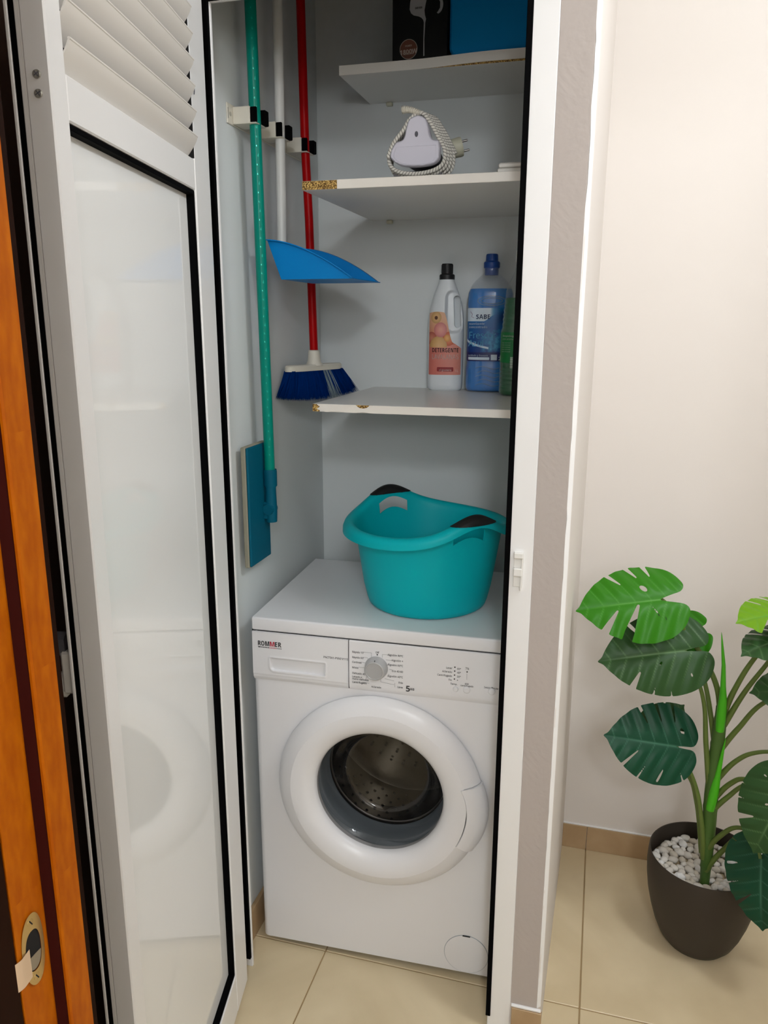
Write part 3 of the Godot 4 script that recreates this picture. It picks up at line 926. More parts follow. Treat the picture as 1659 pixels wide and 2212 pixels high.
	var dial := obj("dial", g, mat(186, 186, 186, 0.35, 0.2), t)
	obj("pointer", bx(Vector3(K.x + 0.0003, K.y + 0.0205, 0.022), Vector3(K.x + 0.0015, K.y + 0.0242, 0.0242), 0), M.washer_print, dial)

	# ---- porthole door
	var door := Node3D.new()
	door.name = "door"
	t.add_child(door)
	door.position = Vector3(C.x, C.y, 0)
	var h0 := deg_to_rad(-26.5)
	var h1 := deg_to_rad(15.5)
	g = Geo.new()
	g.xf = Transform3D(UP_TO_Z, Vector3.ZERO)
	# lathe angles run from x towards -y once turned, so the handle's gap is mirrored
	g.lathe([Vector2(0.200, 0.0325), Vector2(0.186, 0.0338), Vector2(0.170, 0.0305), Vector2(0.158, 0.0245), Vector2(0.150, 0.0165), Vector2(0.1465, 0.010), Vector2(0.1455, 0.0), Vector2(0.1455, -0.006)], 120)
	g.lathe([Vector2(0.2335, 0.0035), Vector2(0.2355, 0.0065), Vector2(0.2345, 0.0115), Vector2(0.2290, 0.0190), Vector2(0.2180, 0.0268), Vector2(0.200, 0.0325)], 120, -h0, TAU - h1)
	g.lathe([Vector2(0.170, 0.0035), Vector2(0.2335, 0.0035)], 60)
	obj("door_ring", g, M.washer, door, 60)
	# the handle stands a little proud of the ring and closes its outline
	g = Geo.new()
	g.xf = Transform3D(UP_TO_Z, Vector3.ZERO)
	var N := 28
	var rows := []
	for j in N + 1:
		var f := float(j) / N
		var a := lerpf(-h1 + 0.006, -h0 - 0.006, f)
		var ro := 0.2385 + 0.0075 * sin(PI * clampf(f * 1.02, 0, 1)) 
		var ri := lerpf(0.2015, 0.2015, f) - 0.0085 * pow(absf(f - 0.55) * 1.8, 2.0) * (1.0 if f < 0.55 else 0.2)
		var prof := [Vector2(ri, 0.012), Vector2(ri, 0.0335), Vector2(ri + 0.0015, 0.0352), Vector2(lerpf(ri, ro, 0.55), 0.0325), Vector2(ro - 0.006, 0.0245), Vector2(ro, 0.0165), Vector2(ro + 0.0004, 0.008), Vector2(ro - 0.002, 0.004)]
		var row := []
		for q in prof: row.append(Vector3(q.x * cos(a), q.y, q.x * sin(a)))
		rows.append(row)
	for j in N:
		for i in 7:
			g.quad(rows[j][i], rows[j + 1][i], rows[j + 1][i + 1], rows[j][i + 1])
	for j in [0, N]:
		for i in range(1, 7):
			g.tri_out(rows[j][0], rows[j][i], rows[j][i + 1], rows[j][3] - rows[N / 2][3])
	obj("handle", g, M.washer, door, 50)
	g = Geo.new()
	g.xf = Transform3D(UP_TO_Z, Vector3.ZERO)
	g.lathe([Vector2(0.228, 0.0005), Vector2(0.228, 0.0042), Vector2(0.18, 0.0042)], 96)
	obj("gap_shade_ring", g, mat(70, 70, 74, 0.6), door)  # dark ring painted in for the shade between door ring and body
	g = Geo.new()
	g.xf = Transform3D(UP_TO_Z, Vector3.ZERO)
	g.lathe([Vector2(0.0, -0.086), Vector2(0.094, -0.084), Vector2(0.104, -0.078), Vector2(0.112, -0.062), Vector2(0.128, -0.018), Vector2(0.140, -0.002), Vector2(0.1458, 0.004)].map(func(q): return q), 96)
	obj("glass_bowl", g, M.glass, door, 60)
	# rubber bellows, drum lip and drum
	g = Geo.new()
	g.xf = Transform3D(UP_TO_Z, Vector3(C.x, C.y, 0))
	g.lathe([Vector2(0.170, 0.001), Vector2(0.162, -0.006), Vector2(0.157, -0.02), Vector2(0.151, -0.032), Vector2(0.149, -0.05), Vector2(0.146, -0.058), Vector2(0.147, -0.072), Vector2(0.142, -0.078), Vector2(0.1425, -0.084), Vector2(0.165, -0.092)], 96)
	obj("rubber_bellows", g, M.rubber, t, 50)
	var dr2 := Node3D.new()
	dr2.name = "drum"
	t.add_child(dr2)
	dr2.position = Vector3(C.x, C.y, 0)
	g = Geo.new()
	g.xf = Transform3D(UP_TO_Z, Vector3.ZERO)
	g.lathe([Vector2(0.1445, -0.094), Vector2(0.142, -0.097), Vector2(0.1445, -0.101), Vector2(0.205, -0.112), Vector2(0.215, -0.122), Vector2(0.215, -0.34), Vector2(0.19, -0.352), Vector2(0.09, -0.345), Vector2(0.0, -0.338)], 96)
	obj("drum_shell", g, M.drum, dr2, 40)
	g = Geo.new()
	var lip := []
	for i in 65: lip.append(Vector3(0.1425 * cos(TAU * i / 64.0), 0.1425 * sin(TAU * i / 64.0), -0.0955))
	g.tube(lip, [0.0022], 8, false)
	obj("drum_lip", g, M.metal, dr2)
	g = Geo.new()
	for k in 40:
		for r in 9:
			if k % 13 in [6, 7]: continue
			var a := TAU * (k + 0.5 * (r % 2)) / 40.0
			var z := -0.135 - 0.022 * r
			var o := Vector3(cos(a), sin(a), 0)
			g.xf = Transform3D(Basis(o.cross(Vector3(0, 0, -1)), -o, Vector3(0, 0, -1)), o * 0.2145 + Vector3(0, 0, z))
			g.lathe([Vector2(0.0042, 0.0002), Vector2(0.0036, 0.0012), Vector2(0, 0.0008)], 8)
	for r in 4:
		for k in 8 + 6 * r:
			var a := TAU * k / (8.0 + 6 * r)
			g.xf = Transform3D(UP_TO_Z, Vector3(cos(a) * (0.05 + 0.03 * r), sin(a) * (0.05 + 0.03 * r), -0.341))
			g.lathe([Vector2(0.0042, 0.0), Vector2(0.0036, 0.001), Vector2(0, 0.0008)], 8)
	tag(obj("drum_hole", g, M.drum_hole, dr2), "", "", "", "stuff")
	for k in 3:
		var a := deg_to_rad(20 + 120 * k)
		g = Geo.new()
		g.xf = Transform3D(Basis(Vector3(0, 0, 1), a - PI * 0.5), Vector3.ZERO)
		var pp := PackedVector2Array([Vector2(-0.028, -0.214), Vector2(-0.012, -0.168), Vector2(0.0, -0.163), Vector2(0.012, -0.168), Vector2(0.028, -0.214)])
		g.extrude(pp, -0.33, -0.125, 0.006)
		obj("lifter", g, M.drum, dr2)
	# pump filter cover
	g = Geo.new()
	g.xf = Transform3D(UP_TO_Z, Vector3(0.4998, 0.0675, 0))
	g.lathe([Vector2(0.0500, 0.0), Vector2(0.0500, 0.0012), Vector2(0.0490, 0.0018), Vector2(0, 0.0019)], 64)
	var fc := obj("filter_cover", g, M.washer, t, 40)
	g = Geo.new()
	g.xf = Transform3D(UP_TO_Z, Vector3(0.4998, 0.0675, 0))
	g.lathe([Vector2(0.0511, 0.0), Vector2(0.0511, 0.0004), Vector2(0.0500, 0.0004)], 64)
	obj("cover_seam", g, M.rubber, fc)
	obj("finger_slot", bx(Vector3(0.4905, 0.1155, 0.0), Vector3(0.508, 0.1180, 0.0024), 0.0004), M.black, fc)

# ------------------------------------------------------------------ laundry basket
func basket() -> void:
	var t := thing("laundry_basket", "turquoise plastic laundry basket with black grips on top of the washing machine", "laundry basket", Vector3(-0.362, 0.8522, -1.687))
	var th0 := PI / 4
	var h := func(th: float) -> float: 
		var d := minf(absf(angle_difference(th, th0)), absf(angle_difference(th, th0 + PI)))
		return 0.192 + 0.020 * pow(absf(cos(th - th0)), 3.6) + 0.030 * exp(-pow(d / 0.36, 2.0))
	var seg := 128
	# each row: radius, height as (share of the wall, offset below the rim)
	var prof := func(th: float) -> Array:
		var H: float = h.call(th)
		var P := []
		var wall_r := func(y: float) -> float: return lerpf(0.139, 0.169, clampf(y / H, 0, 1))
		P.append(Vector2(0, 0.004)); P.append(Vector2(0.125, 0.004)); P.append(Vector2(0.134, 0.008)); P.append(Vector2(0.1375, 0.016))
		for y in [0.25 * H, 0.5 * H, 0.68 * H, H - 0.052, H - 0.026, H - 0.012]: P.append(Vector2(wall_r.call(y) - 0.0012, y))
		P.append(Vector2(wall_r.call(H) + 0.0015, H - 0.004)); P.append(Vector2(wall_r.call(H) + 0.008, H - 0.0002)); P.append(Vector2(wall_r.call(H) + 0.016, H - 0.0012)); P.append(Vector2(0.1925, H - 0.006)); P.append(Vector2(0.1958, H - 0.014)); P.append(Vector2(0.1962, H - 0.0235))
		P.append(Vector2(0.1940, H - 0.0238)); P.append(Vector2(0.1925, H - 0.014)); P.append(Vector2(0.188, H - 0.0075)); P.append(Vector2(0.178, H - 0.006))
		for y in [H - 0.012, H - 0.026, H - 0.052, 0.68 * H, 0.5 * H, 0.25 * H]: P.append(Vector2(wall_r.call(y) + 0.0012, y))
		P.append(Vector2(0.140, 0.016)); P.append(Vector2(0.136, 0.005)); P.append(Vector2(0.128, 0.0)); P.append(Vector2(0, 0.0))
		return P
	var g := Geo.new()
	var cols := []
	for j in seg + 1:
		var th := TAU * j / seg
		var row := []
		for q in prof.call(th): row.append(Vector3(q.x * cos(th), q.y, q.x * sin(th)))
		cols.append(row)
	var rows: int = cols[0].size()
	var in_lo := 7     # wall rows between which the hand holes lie, inside and outside
	var out_hi := 21
	var holed := func(j: int) -> bool:
		var th := TAU * (j + 0.5) / seg
		return absf(angle_difference(th, th0)) < 0.245 or absf(angle_difference(th, th0 + PI)) < 0.245
	for j in seg:
		for i in rows - 1:
			if holed.call(j) and (i == in_lo or i == out_hi): continue
			g.quad(cols[j][i], cols[j + 1][i], cols[j + 1][i + 1], cols[j][i + 1])
		if holed.call(j):
			var up := Vector3.UP
			g.quad_out(cols[j][in_lo], cols[j + 1][in_lo], cols[j + 1][out_hi + 1], cols[j][out_hi + 1], up)
			g.quad_out(cols[j][in_lo + 1], cols[j + 1][in_lo + 1], cols[j + 1][out_hi], cols[j][out_hi], -up)
			if not holed.call(j - 1): g.quad_out(cols[j][in_lo], cols[j][in_lo + 1], cols[j][out_hi], cols[j][out_hi + 1], cols[j + 1][in_lo] - cols[j][in_lo])
			if not holed.call(j + 1): g.quad_out(cols[j + 1][in_lo], cols[j + 1][in_lo + 1], cols[j + 1][out_hi], cols[j + 1][out_hi + 1], cols[j][in_lo] - cols[j + 1][in_lo])
	obj("tub", g, M.teal, t, 50)
	for s in 2:
		var mid := th0 + PI * s
		g = Geo.new()
		var place := func(u: float, w: float) -> Vector3:
			var th := mid + u
			var P: Array = prof.call(th)
			var f := w * 7.0
			var i := mini(int(f), 6)
			var q: Vector2 = (P[8 + i] as Vector2).lerp(P[9 + i], f - i)
			var d: Vector2 = (P[9 + i] - P[8 + i]).normalized()
			q += Vector2(-d.y, d.x) * 0.0018
			return Vector3(q.x * cos(th), q.y, q.x * sin(th))
		var chord: float = h.call(th0 + 0.31)
		g.sheet(func(u, w): return (place.call(-u, w).y - chord - 0.0005) * (1.0 if absf(u) < 0.34 else -1.0) if absf(u) < 0.34 else -0.001, func(u, w): return place.call(-u, w), -0.35, 0.35, 64, 0.0, 1.0, 42)
		obj("grip", g, M.grip, t)

# ------------------------------------------------------------------ holder rail, mop, dustpan, broom
func rail_and_poles() -> void:
	var wall := -0.748
	var t := thing("tool_holder", "white wall rail with three black roller clips holding the poles", "tool holder", Vector3(wall, 1.885, -1.56))
	obj("rail", bx(Vector3(0, -0.019, -0.39), Vector3(0.003, 0.019, 0.034), 0.001), M.cream_plastic, t)
	var g := Geo.new()
	g.xf = Transform3D(Basis(Vector3(0, -1, 0), Vector3(1, 0, 0), Vector3(0, 0, 1)), Vector3(0.003, 0, 0.021))
	g.lathe([Vector2(0.0042, 0), Vector2(0.004, 0.001), Vector2(0, 0.0016)], 16)
	obj("screw", g, M.screw, t)
	obj("slot", bx(Vector3(0.0028, -0.010, 0.0305), Vector3(0.0034, 0.010, 0.0313), 0), M.black, t)
	for z in [-0.0075, -0.1355, -0.2855]:
		# white jaw on the near side of the pole with a black roller at its end, another black roller behind
		g = Geo.new()
		g.box(Vector3(0.003, -0.0165, z + 0.0125), Vector3(0.0400, 0.0150, z + 0.0190), 0.0012)
		g.box(Vector3(0.003, -0.0170, z - 0.0300), Vector3(0.0540, -0.0150, z + 0.0190), 0.0008)
		g.box(Vector3(0.003, -0.0165, z - 0.0300), Vector3(0.012, 0.0150, z + 0.0125), 0.0008)
		var clip := obj("clip", g, M.cream_plastic, t)
		g = Geo.new()
		g.box(Vector3(0.0402, -0.0148, z + 0.0122), Vector3(0.0540, 0.0135, z + 0.0180), 0.0015)
		obj("roller", g, M.gasket, clip)
		g = Geo.new()
		g.box(Vector3(0.0150, -0.0148, z - 0.0300), Vector3(0.0600, 0.0135, z - 0.0125), 0.0015)
		obj("roller", g, M.gasket, clip)

	# flat mop
	t = thing("flat_mop", "flat mop with a teal pole and blue plate hanging on the closet wall", "mop", Vector3(-0.705, 0.95, -1.585))
	g = Geo.new()
	var pts := []
	for i in 40: pts.append(Vector3(0, lerpf(0.212, 1.38, i / 39.0), lerpf(0.0012, 0.0275, i / 39.0)))
	g.tube(pts, [0.0115], 24)
	obj("pole", g, M.pole_teal, t)
	g = Geo.new()
	for i in 60:      # glints of the foil, put in as short bright teal flecks
		var y := 0.24 + i * 0.0175
		var a := 0.95 + 0.12 * sin(i * 2.3)
		var zc := lerpf(0.0012, 0.0275, (y - 0.212) / 1.168)
		for k in 2:
			var a0 := a + 0.11 * k
			var a1 := a0 + 0.11
			var R := 0.01162
			g.quad(Vector3(R * cos(a0), y + 0.006 * a0, zc + R * sin(a0)), Vector3(R * cos(a0), y + 0.0085 + 0.006 * a0, zc + R * sin(a0)), Vector3(R * cos(a1), y + 0.0085 + 0.006 * a1, zc + R * sin(a1)), Vector3(R * cos(a1), y + 0.006 * a1, zc + R * sin(a1)))
	tag(obj("foil_glint", g, mat(40, 205, 180, 0.25, 0.2), t), "glints on the pole foil put in as bright flecks", "", "", "stuff")
	g = Geo.new()
	g.lathe([Vector2(0.0, 0.092), Vector2(0.0125, 0.092), Vector2(0.0135, 0.115), Vector2(0.0125, 0.15), Vector2(0.012, 0.172), Vector2(0.0150, 0.176), Vector2(0.0152, 0.208), Vector2(0.0142, 0.213), Vector2(0.0, 0.213)], 24)
	obj("socket", g, M.mop_blue, t)
	g = Geo.new()
	g.xf = Transform3D(Basis(Vector3(1, 0, 0), PI / 2), Vector3(-0.003, 0.122, -0.014))
	g.lathe([Vector2(0, 0), Vector2(0.012, 0), Vector2(0.0135, 0.002), Vector2(0.0135, 0.026), Vector2(0.012, 0.028), Vector2(0, 0.028)], 20)
	g.xf = Transform3D.IDENTITY
	g.box(Vector3(-0.016, 0.098, -0.012), Vector3(0.004, 0.138, 0.012), 0.003)
	obj("joint", g, M.mop_blue, t)
	obj("plate", bx(Vector3(-0.0195, 0.006, -0.022), Vector3(-0.0135, 0.272, 0.084), 0.002), M.mop_blue, t)
	obj("pad", bx(Vector3(-0.030, 0.004, -0.023), Vector3(-0.0190, 0.274, 0.086), 0.002), M.pad, t)

	# long-handled dustpan
	t = thing("dustpan", "blue dustpan with a long white handle hanging level between mop and broom", "dustpan", Vector3(-0.70, 1.572, -1.69))
	g = Geo.new()
	g.tube([Vector3(-0.005, 0.06, 0.0), Vector3(-0.005, 0.40, -0.0065), Vector3(-0.005, 0.76, -0.013)], [0.0105], 20)
	obj("handle", g, M.pole_white, t)
	g = Geo.new()
	# side outline in x (out from the wall), y: back edge slopes, upper edge curves down to the mouth
	var side_top := func(f: float) -> Vector2: return Vector2(lerpf(0.004, 0.190, f), 0.0015 + 0.0775 * (1.0 - pow(f, 1.75)))
	var zn := 0.094
	var zf := -0.092
	var th := 0.0016
	var flo := func(f: float) -> Vector2: return Vector2(lerpf(0.030, 0.188, f), 0.0)
	for s in 2:
		var z: float = zn if s == 0 else zf
		var inn: float = -1.0 if s == 0 else 1.0
		var S := 24
		for i in S:
			var a: Vector2 = flo.call(float(i) / S)
			var b: Vector2 = flo.call(float(i + 1) / S)
			var c: Vector2 = side_top.call(float(i + 1) / S)
			var d: Vector2 = side_top.call(float(i) / S)
			# walls lean outwards a little and carry a small flange along the top
			var lean := func(p: Vector2, k: float) -> float: return z - inn * (p.y * 0.10) + inn * k
			var P := [a, b, c, d]
			g.quad_out(Vector3(a.x, a.y, lean.call(a, 0)), Vector3(b.x, b.y, lean.call(b, 0)), Vector3(c.x, c.y, lean.call(c, 0)), Vector3(d.x, d.y, lean.call(d, 0)), Vector3(0, 0, -inn))
			g.quad_out(Vector3(a.x, a.y, lean.call(a, th)), Vector3(b.x, b.y, lean.call(b, th)), Vector3(c.x, c.y, lean.call(c, th)), Vector3(d.x, d.y, lean.call(d, th)), Vector3(0, 0, inn))
			var fl := 0.007
			g.quad_out(Vector3(c.x, c.y, lean.call(c, th)), Vector3(d.x, d.y, lean.call(d, th)), Vector3(d.x, d.y + 0.001, lean.call(d, -fl)), Vector3(c.x, c.y + 0.001, lean.call(c, -fl)), Vector3.UP)
			g.quad_out(Vector3(c.x, c.y - 0.001, lean.call(c, 0)), Vector3(d.x, d.y - 0.001, lean.call(d, 0)), Vector3(d.x, d.y - 0.001, lean.call(d, -fl)), Vector3(c.x, c.y - 0.001, lean.call(c, -fl)), Vector3.DOWN)
			g.quad_out(Vector3(c.x, c.y - 0.001, lean.call(c, -fl)), Vector3(d.x, d.y - 0.001, lean.call(d, -fl)), Vector3(d.x, d.y + 0.001, lean.call(d, -fl)), Vector3(c.x, c.y + 0.001, lean.call(c, -fl)), Vector3(0, 0, -inn))
	# floor and back wall
	for y in [0.0, th]:
		g.quad_out(Vector3(0.030, y, zn), Vector3(0.188, y, zn), Vector3(0.196, y, zf), Vector3(0.030, y, zf), Vector3(0, y - 0.0008, 0))
	g.quad_out(Vector3(0.188, 0, zn), Vector3(0.196, 0, zf), Vector3(0.196, th, zf), Vector3(0.188, th, zn), Vector3(1, 0, 0))
	for k in [0.0, th]:
		g.quad_out(Vector3(0.030 + k, 0, zn), Vector3(0.030 + k, 0, zf), Vector3(0.004 + k, 0.079, zf - 0.008), Vector3(0.004 + k, 0.079, zn + 0.008), Vector3(k - 0.0008, 0, 0))
	obj("pan", g, M.pan_blue, t, 50)
	# shallow hood that the handle screws into
	g = Geo.new()
	g.xf = Transform3D(Basis.IDENTITY, Vector3(-0.005, 0, 0))
	g.lathe([Vector2(0.0, 0.040), Vector2(0.014, 0.040), Vector2(0.0160, 0.05), Vector2(0.0130, 0.076), Vector2(0.0, 0.076)], 20)
	obj("socket", g, M.pan_blue, t)

	# broom
	t = thing("broom", "broom with a red pole, white head and blue bristles hanging in the corner", "broom", Vector3(-0.690, 1.30, -1.838))
	g = Geo.new()
	g.tube([Vector3(0, 0.114, 0), Vector3(-0.0075, 0.42, -0.003), Vector3(-0.015, 0.58, -0.0065), Vector3(-0.017, 1.03, 0.005)], [0.0100], 22)
	obj("pole", g, M.pole_red, t)
	g = Geo.new()
	g.lathe([Vector2(0.0, 0.078), Vector2(0.022, 0.080), Vector2(0.0165, 0.090), Vector2(0.0150, 0.100), Vector2(0.0135, 0.116), Vector2(0.0115, 0.1175), Vector2(0.0, 0.1175)], 26)
	obj("socket", g, M.cream_plastic, t)
	var bl := Basis(Vector3.UP, atan2(-0.035, -0.09) + PI)   # long axis of the head, from the corner to the front
	var ax := Vector3(-0.034, 0, 0.092).normalized()
	var wd := Vector3(ax.z, 0, -ax.x)
	bl = Basis(ax, Vector3.UP, ax.cross(Vector3.UP))
	g = Geo.new()
	g.xf = Transform3D(bl, Vector3.ZERO)
	var outl := PackedVector2Array()
	for i in 28:
		var a := TAU * i / 28.0
		outl.append(Vector2(0.100 * sign(cos(a)) * pow(absf(cos(a)), 0.45), 0.0185 * sign(sin(a)) * pow(absf(sin(a)), 0.75)))
	g.xf = Transform3D(bl, Vector3.ZERO) * Transform3D(Basis(Vector3(1, 0, 0), Vector3(0, 0, -1), Vector3(0, 1, 0)), Vector3.ZERO)
	g.extrude(outl, 0.0685, 0.0830, 0.003)
	obj("head", g, M.cream_plastic, t)
	var rng := RandomNumberGenerator.new()
	rng.seed = 31
	var gb := Geo.new()
	var gg := Geo.new()
	for i in 5200:
		var u := rng.randf_range(-1, 1)
		var w := rng.randf_range(-1, 1)
		if i % 3 == 0: w = sign(w) * rng.randf_range(0.8, 1.0)
		var k := bl * Vector3(u * 0.094, 0, w * 0.014)
		var fl := bl * Vector3(u * 0.134 + rng.randf_range(-0.006, 0.006), 0, w * 0.036 + rng.randf_range(-0.005, 0.005))
		var top := k + Vector3(0, 0.070, 0)
		var bot := fl + Vector3(0, -0.004 + 0.010 * u * u + rng.randf_range(-0.002, 0.004), 0)
		if bot.x < -0.054: bot.x = -0.054
		if bot.z < -0.202: bot.z = -0.202
		var mid := top.lerp(bot, 0.5) + bl * Vector3(-u * 0.002, 0, 0) + Vector3(0, 0.002, 0)
		var st := (bl * Vector3(0, 0, 1)).rotated(Vector3.UP, rng.randf() * PI) * 0.0011
		var q: Geo = gg if (u < -0.18 and u > -0.46) and rng.randf() < 0.8 else gb
		q.quad(top - st, top + st, mid + st, mid - st)
		q.tri(mid - st, mid + st, bot)
	tag(obj("bristles", gb, M.bristle, t), "blue bristles", "", "", "stuff")
	tag(obj("bristles", gg, M.bristle_grey, t), "grey stripe of bristles", "", "", "stuff")

# ------------------------------------------------------------------ bottles on the lowest shelf
# shape(y) gives half width and half depth; front angle 0 looks along +z
class Bottle:
	var prof: Array       # Vector3(y, half width, half depth)
	var power := 2.4
	func half(y: float) -> Vector2:
		for i in prof.size() - 1:
			var a: Vector3 = prof[i]
			var b: Vector3 = prof[i + 1]
			if y <= b.x:
				var f := clampf((y - a.x) / maxf(b.x - a.x, 1e-6), 0, 1)
				return Vector2(lerpf(a.y, b.y, f), lerpf(a.z, b.z, f))
		var e: Vector3 = prof[prof.size() - 1]
		return Vector2(e.y, e.z)
	func at(y: float, th: float, grow := 0.0) -> Vector3:
		var h := half(y)
		var s := sin(th)
		var c := cos(th)
		var e := 2.0 / power
		return Vector3((h.x + grow) * sign(s) * pow(absf(s), e), y, (h.y + grow) * sign(c) * pow(absf(c), e))
	# point on the front at a given x
	func front(x: float, y: float, grow := 0.0) -> Vector3:
		var h := half(y) + Vector2(grow, grow)
		var k := clampf(absf(x) / h.x, 0, 1)
		return Vector3(x, y, h.y * pow(maxf(1.0 - pow(k, power), 0.0), 1.0 / power))
	func shell(g: Geo, y0: float, y1: float, grow := 0.0, rows := 40, seg := 64, caps := true) -> void:
		for i in rows:
			var a := lerpf(y0, y1, float(i) / rows)
			var b := lerpf(y0, y1, float(i + 1) / rows)
			for j in seg:
				var s := TAU * j / seg
				var t := TAU * (j + 1) / seg
				g.quad(at(a, s, grow), at(a, t, grow), at(b, t, grow), at(b, s, grow))
		if caps:
			for j in seg:
				var s := TAU * j / seg
				var t := TAU * (j + 1) / seg
				g.tri(Vector3(0, y0, 0), at(y0, t, grow), at(y0, s, grow))
				g.tri(Vector3(0, y1, 0), at(y1, s, grow), at(y1, t, grow))

func bottles() -> void:
	var sy := 1.3144
	# white detergent bottle with a grip hole
	var t := thing("detergent_bottle", "white detergent bottle with black cap, grip hole and peach coloured label", "bottle", Vector3(-0.392, sy, -2.003), 0.12, "cleaning bottles on the lowest shelf")
	var B := Bottle.new()
	B.power = 2.6
	B.prof = [Vector3(0, 0.0385, 0.0265), Vector3(0.004, 0.0435, 0.030), Vector3(0.012, 0.0450, 0.0315), Vector3(0.10, 0.0455, 0.032), Vector3(0.16, 0.0450, 0.031), Vector3(0.185, 0.0440, 0.0295), Vector3(0.205, 0.0410, 0.0275), Vector3(0.234, 0.0335, 0.0245), Vector3(0.255, 0.0255, 0.0218), Vector3(0.270, 0.0196, 0.0192), Vector3(0.274, 0.0190, 0.0188)]
	var cx := func(y: float) -> float: return 0.0105 * smoothstep(0.16, 0.25, y) * 0.0 - 0.0
	var slot := func(x: float, y: float) -> float:
		var qx := absf(x - 0.0285 + (y - 0.195) * 0.05)
		var qy := absf(y - 0.196)
		return sqrt(pow(maxf(qy - 0.031, 0), 2.0) + qx * qx) - 0.0085
	var dent := func(x: float, y: float) -> float:
		# thumb recess round the hole, open to the left of it
		var qx := absf(x - 0.021)
		var qy := absf(y - 0.196)
		return smoothstep(0.020, 0.012, sqrt(pow(maxf(qy - 0.034, 0), 2.0) + pow(maxf(qx - 0.004, 0), 2.0)))
	var g := Geo.new()
	for s in [1.0, -1.0]:
		var pl := func(u: float, y: float) -> Vector3:
			var hw: Vector2 = B.half(y)
			var x := hw.x * sin(u)
			var p: Vector3 = B.front(x, y)
			p.z *= 1.0 - 0.42 * dent.call(x, y)
			p.z *= s
			return p
		g.sheet(func(u, y): return slot.call(B.half(y).x * sin(u), y), func(u, y): return pl.call(u * s, y) if true else Vector3.ZERO, -PI / 2, PI / 2, 90, 0.0, 0.274, 130)
	# wall of the grip hole
	var ring := []
	for i in 40:
		var a := TAU * i / 40.0
		var y: float = 0.196 + 0.0085 * sin(a) + (0.031 if sin(a) > 0 else -0.031) * (1.0 if absf(sin(a)) > 1e-6 else 0.0)
		ring.append(Vector2(0.0285 - (y - 0.195) * 0.05 + 0.0085 * cos(a), y))
	for i in 40:
		var p: Vector2 = ring[i]
		var q: Vector2 = ring[(i + 1) % 40]
		var zp: float = B.front(p.x, p.y).z * (1.0 - 0.42 * dent.call(p.x, p.y)) 
		var zq: float = B.front(q.x, q.y).z * (1.0 - 0.42 * dent.call(q.x, q.y))
		g.quad_out(Vector3(p.x, p.y, zp), Vector3(q.x, q.y, zq), Vector3(q.x, q.y, -zq), Vector3(p.x, p.y, -zp), Vector3(0.0285 - p.x, 0.196 - p.y, 0))
	for j in 64:
		g.tri(Vector3(0, 0, 0), B.at(0, TAU * (j + 1) / 64.0), B.at(0, TAU * j / 64.0))
		g.tri(Vector3(0, 0.274, 0), B.at(0.274, TAU * j / 64.0), B.at(0.274, TAU * (j + 1) / 64.0))
	obj("bottle_body", g, mat(226, 230, 232, 0.35), t, 50)
	g = Geo.new()
	g.xf = Transform3D(Basis.IDENTITY, Vector3(0, 0.274, 0))
	var ribs := [Vector2(0, 0), Vector2(0.0190, 0), Vector2(0.0192, 0.010), Vector2(0.0180, 0.0125), Vector2(0.0142, 0.0140), Vector2(0.0138, 0.0370), Vector2(0.0128, 0.0385), Vector2(0, 0.0385)]
	g.lathe(ribs, 40)
	for k in 30:
		var a := TAU * k / 30.0
		g.xf = Transform3D(Basis(Vector3.UP, a), Vector3(0, 0.274, 0))
		g.box(Vector3(0.0135, 0.015, -0.0006), Vector3(0.0146, 0.036, 0.0006), 0.0002)
	obj("cap", g, M.black, t)
	# label: peaches above a pink field
	var im := Image.create(192, 384, true, Image.FORMAT_RGBA8)
	for y in 384:
		for x in 192:
			var fx := x / 191.0
			var fy := y / 383.0
			var c := Color8(214, 118, 104).lerp(Color8(226, 150, 132), clampf(fx + 0.3 - fy * 0.5, 0, 1))
			if fy < 0.52: c = Color8(226, 176, 138).lerp(Color8(214, 120, 96), clampf((fy - 0.1) * 2.2, 0, 1))
			for b in [[0.62, 0.43, 0.19, 212, 92, 40], [0.08, 0.42, 0.17, 192, 96, 78], [0.30, 0.545, 0.27, 222, 170, 104], [0.57, 0.42, 0.10, 226, 150, 60], [0.36, 0.29, 0.20, 222, 132, 128], [0.22, 0.10, 0.16, 214, 166, 106]]:
				var dd: float = Vector2((fx - b[0]), (fy - b[1]) * 1.75).length() / b[2]
				if dd < 1.0 and fy < 0.565: c = Color8(b[3], b[4], b[5]).lerp(Color8(244, 206, 166), 0.45 * (1.0 - dd)).darkened(0.10 * pow(dd, 3.0))
			if Vector2((fx - 0.22), (fy - 0.105) * 1.75).length() < 0.05: c = Color8(96, 58, 36)
			im.set_pixel(x, y, c)
	var lm := mat(255, 255, 255, 0.45)
	lm.albedo_texture = ImageTexture.create_from_image(im)
	g = Geo.new()
	g.use_uv = true
	var lab := func(x: float, y: float) -> float:
		var f := minf(minf(x + 0.041, 0.0405 - x), y - 0.040)
		# upper edge: high on the left, stepping down past the grip
		var up := 0.131
		if x < 0.020: up = lerpf(0.131, 0.196, smoothstep(0.020, -0.004, x))
		up -= 0.006 * pow((x + 0.02) / 0.03, 2.0)
		return minf(f, up - y)
	var wrap := func(x: float, y: float, grow: float) -> Vector3:
		var p: Vector3 = B.front(x, y, grow)
		p.z *= 1.0 - 0.42 * dent.call(x, y) * 0.0
		return p
	g.sheet(lab, func(x, y): return wrap.call(x, y, 0.0006), -0.0415, 0.041, 60, 0.039, 0.198, 90)
	obj("label", g, lm, t)
	g = Geo.new()
	var bend := func(p: Vector3) -> Vector3: return wrap.call(p.x, p.y, 0.0009)
	g.text_fit("DETERGENTE", -0.0320, 0.0345, 0.0965, 0.0105, 0.0, true, bend)
	obj("lettering", g, mat(50, 24, 24, 0.5), t)
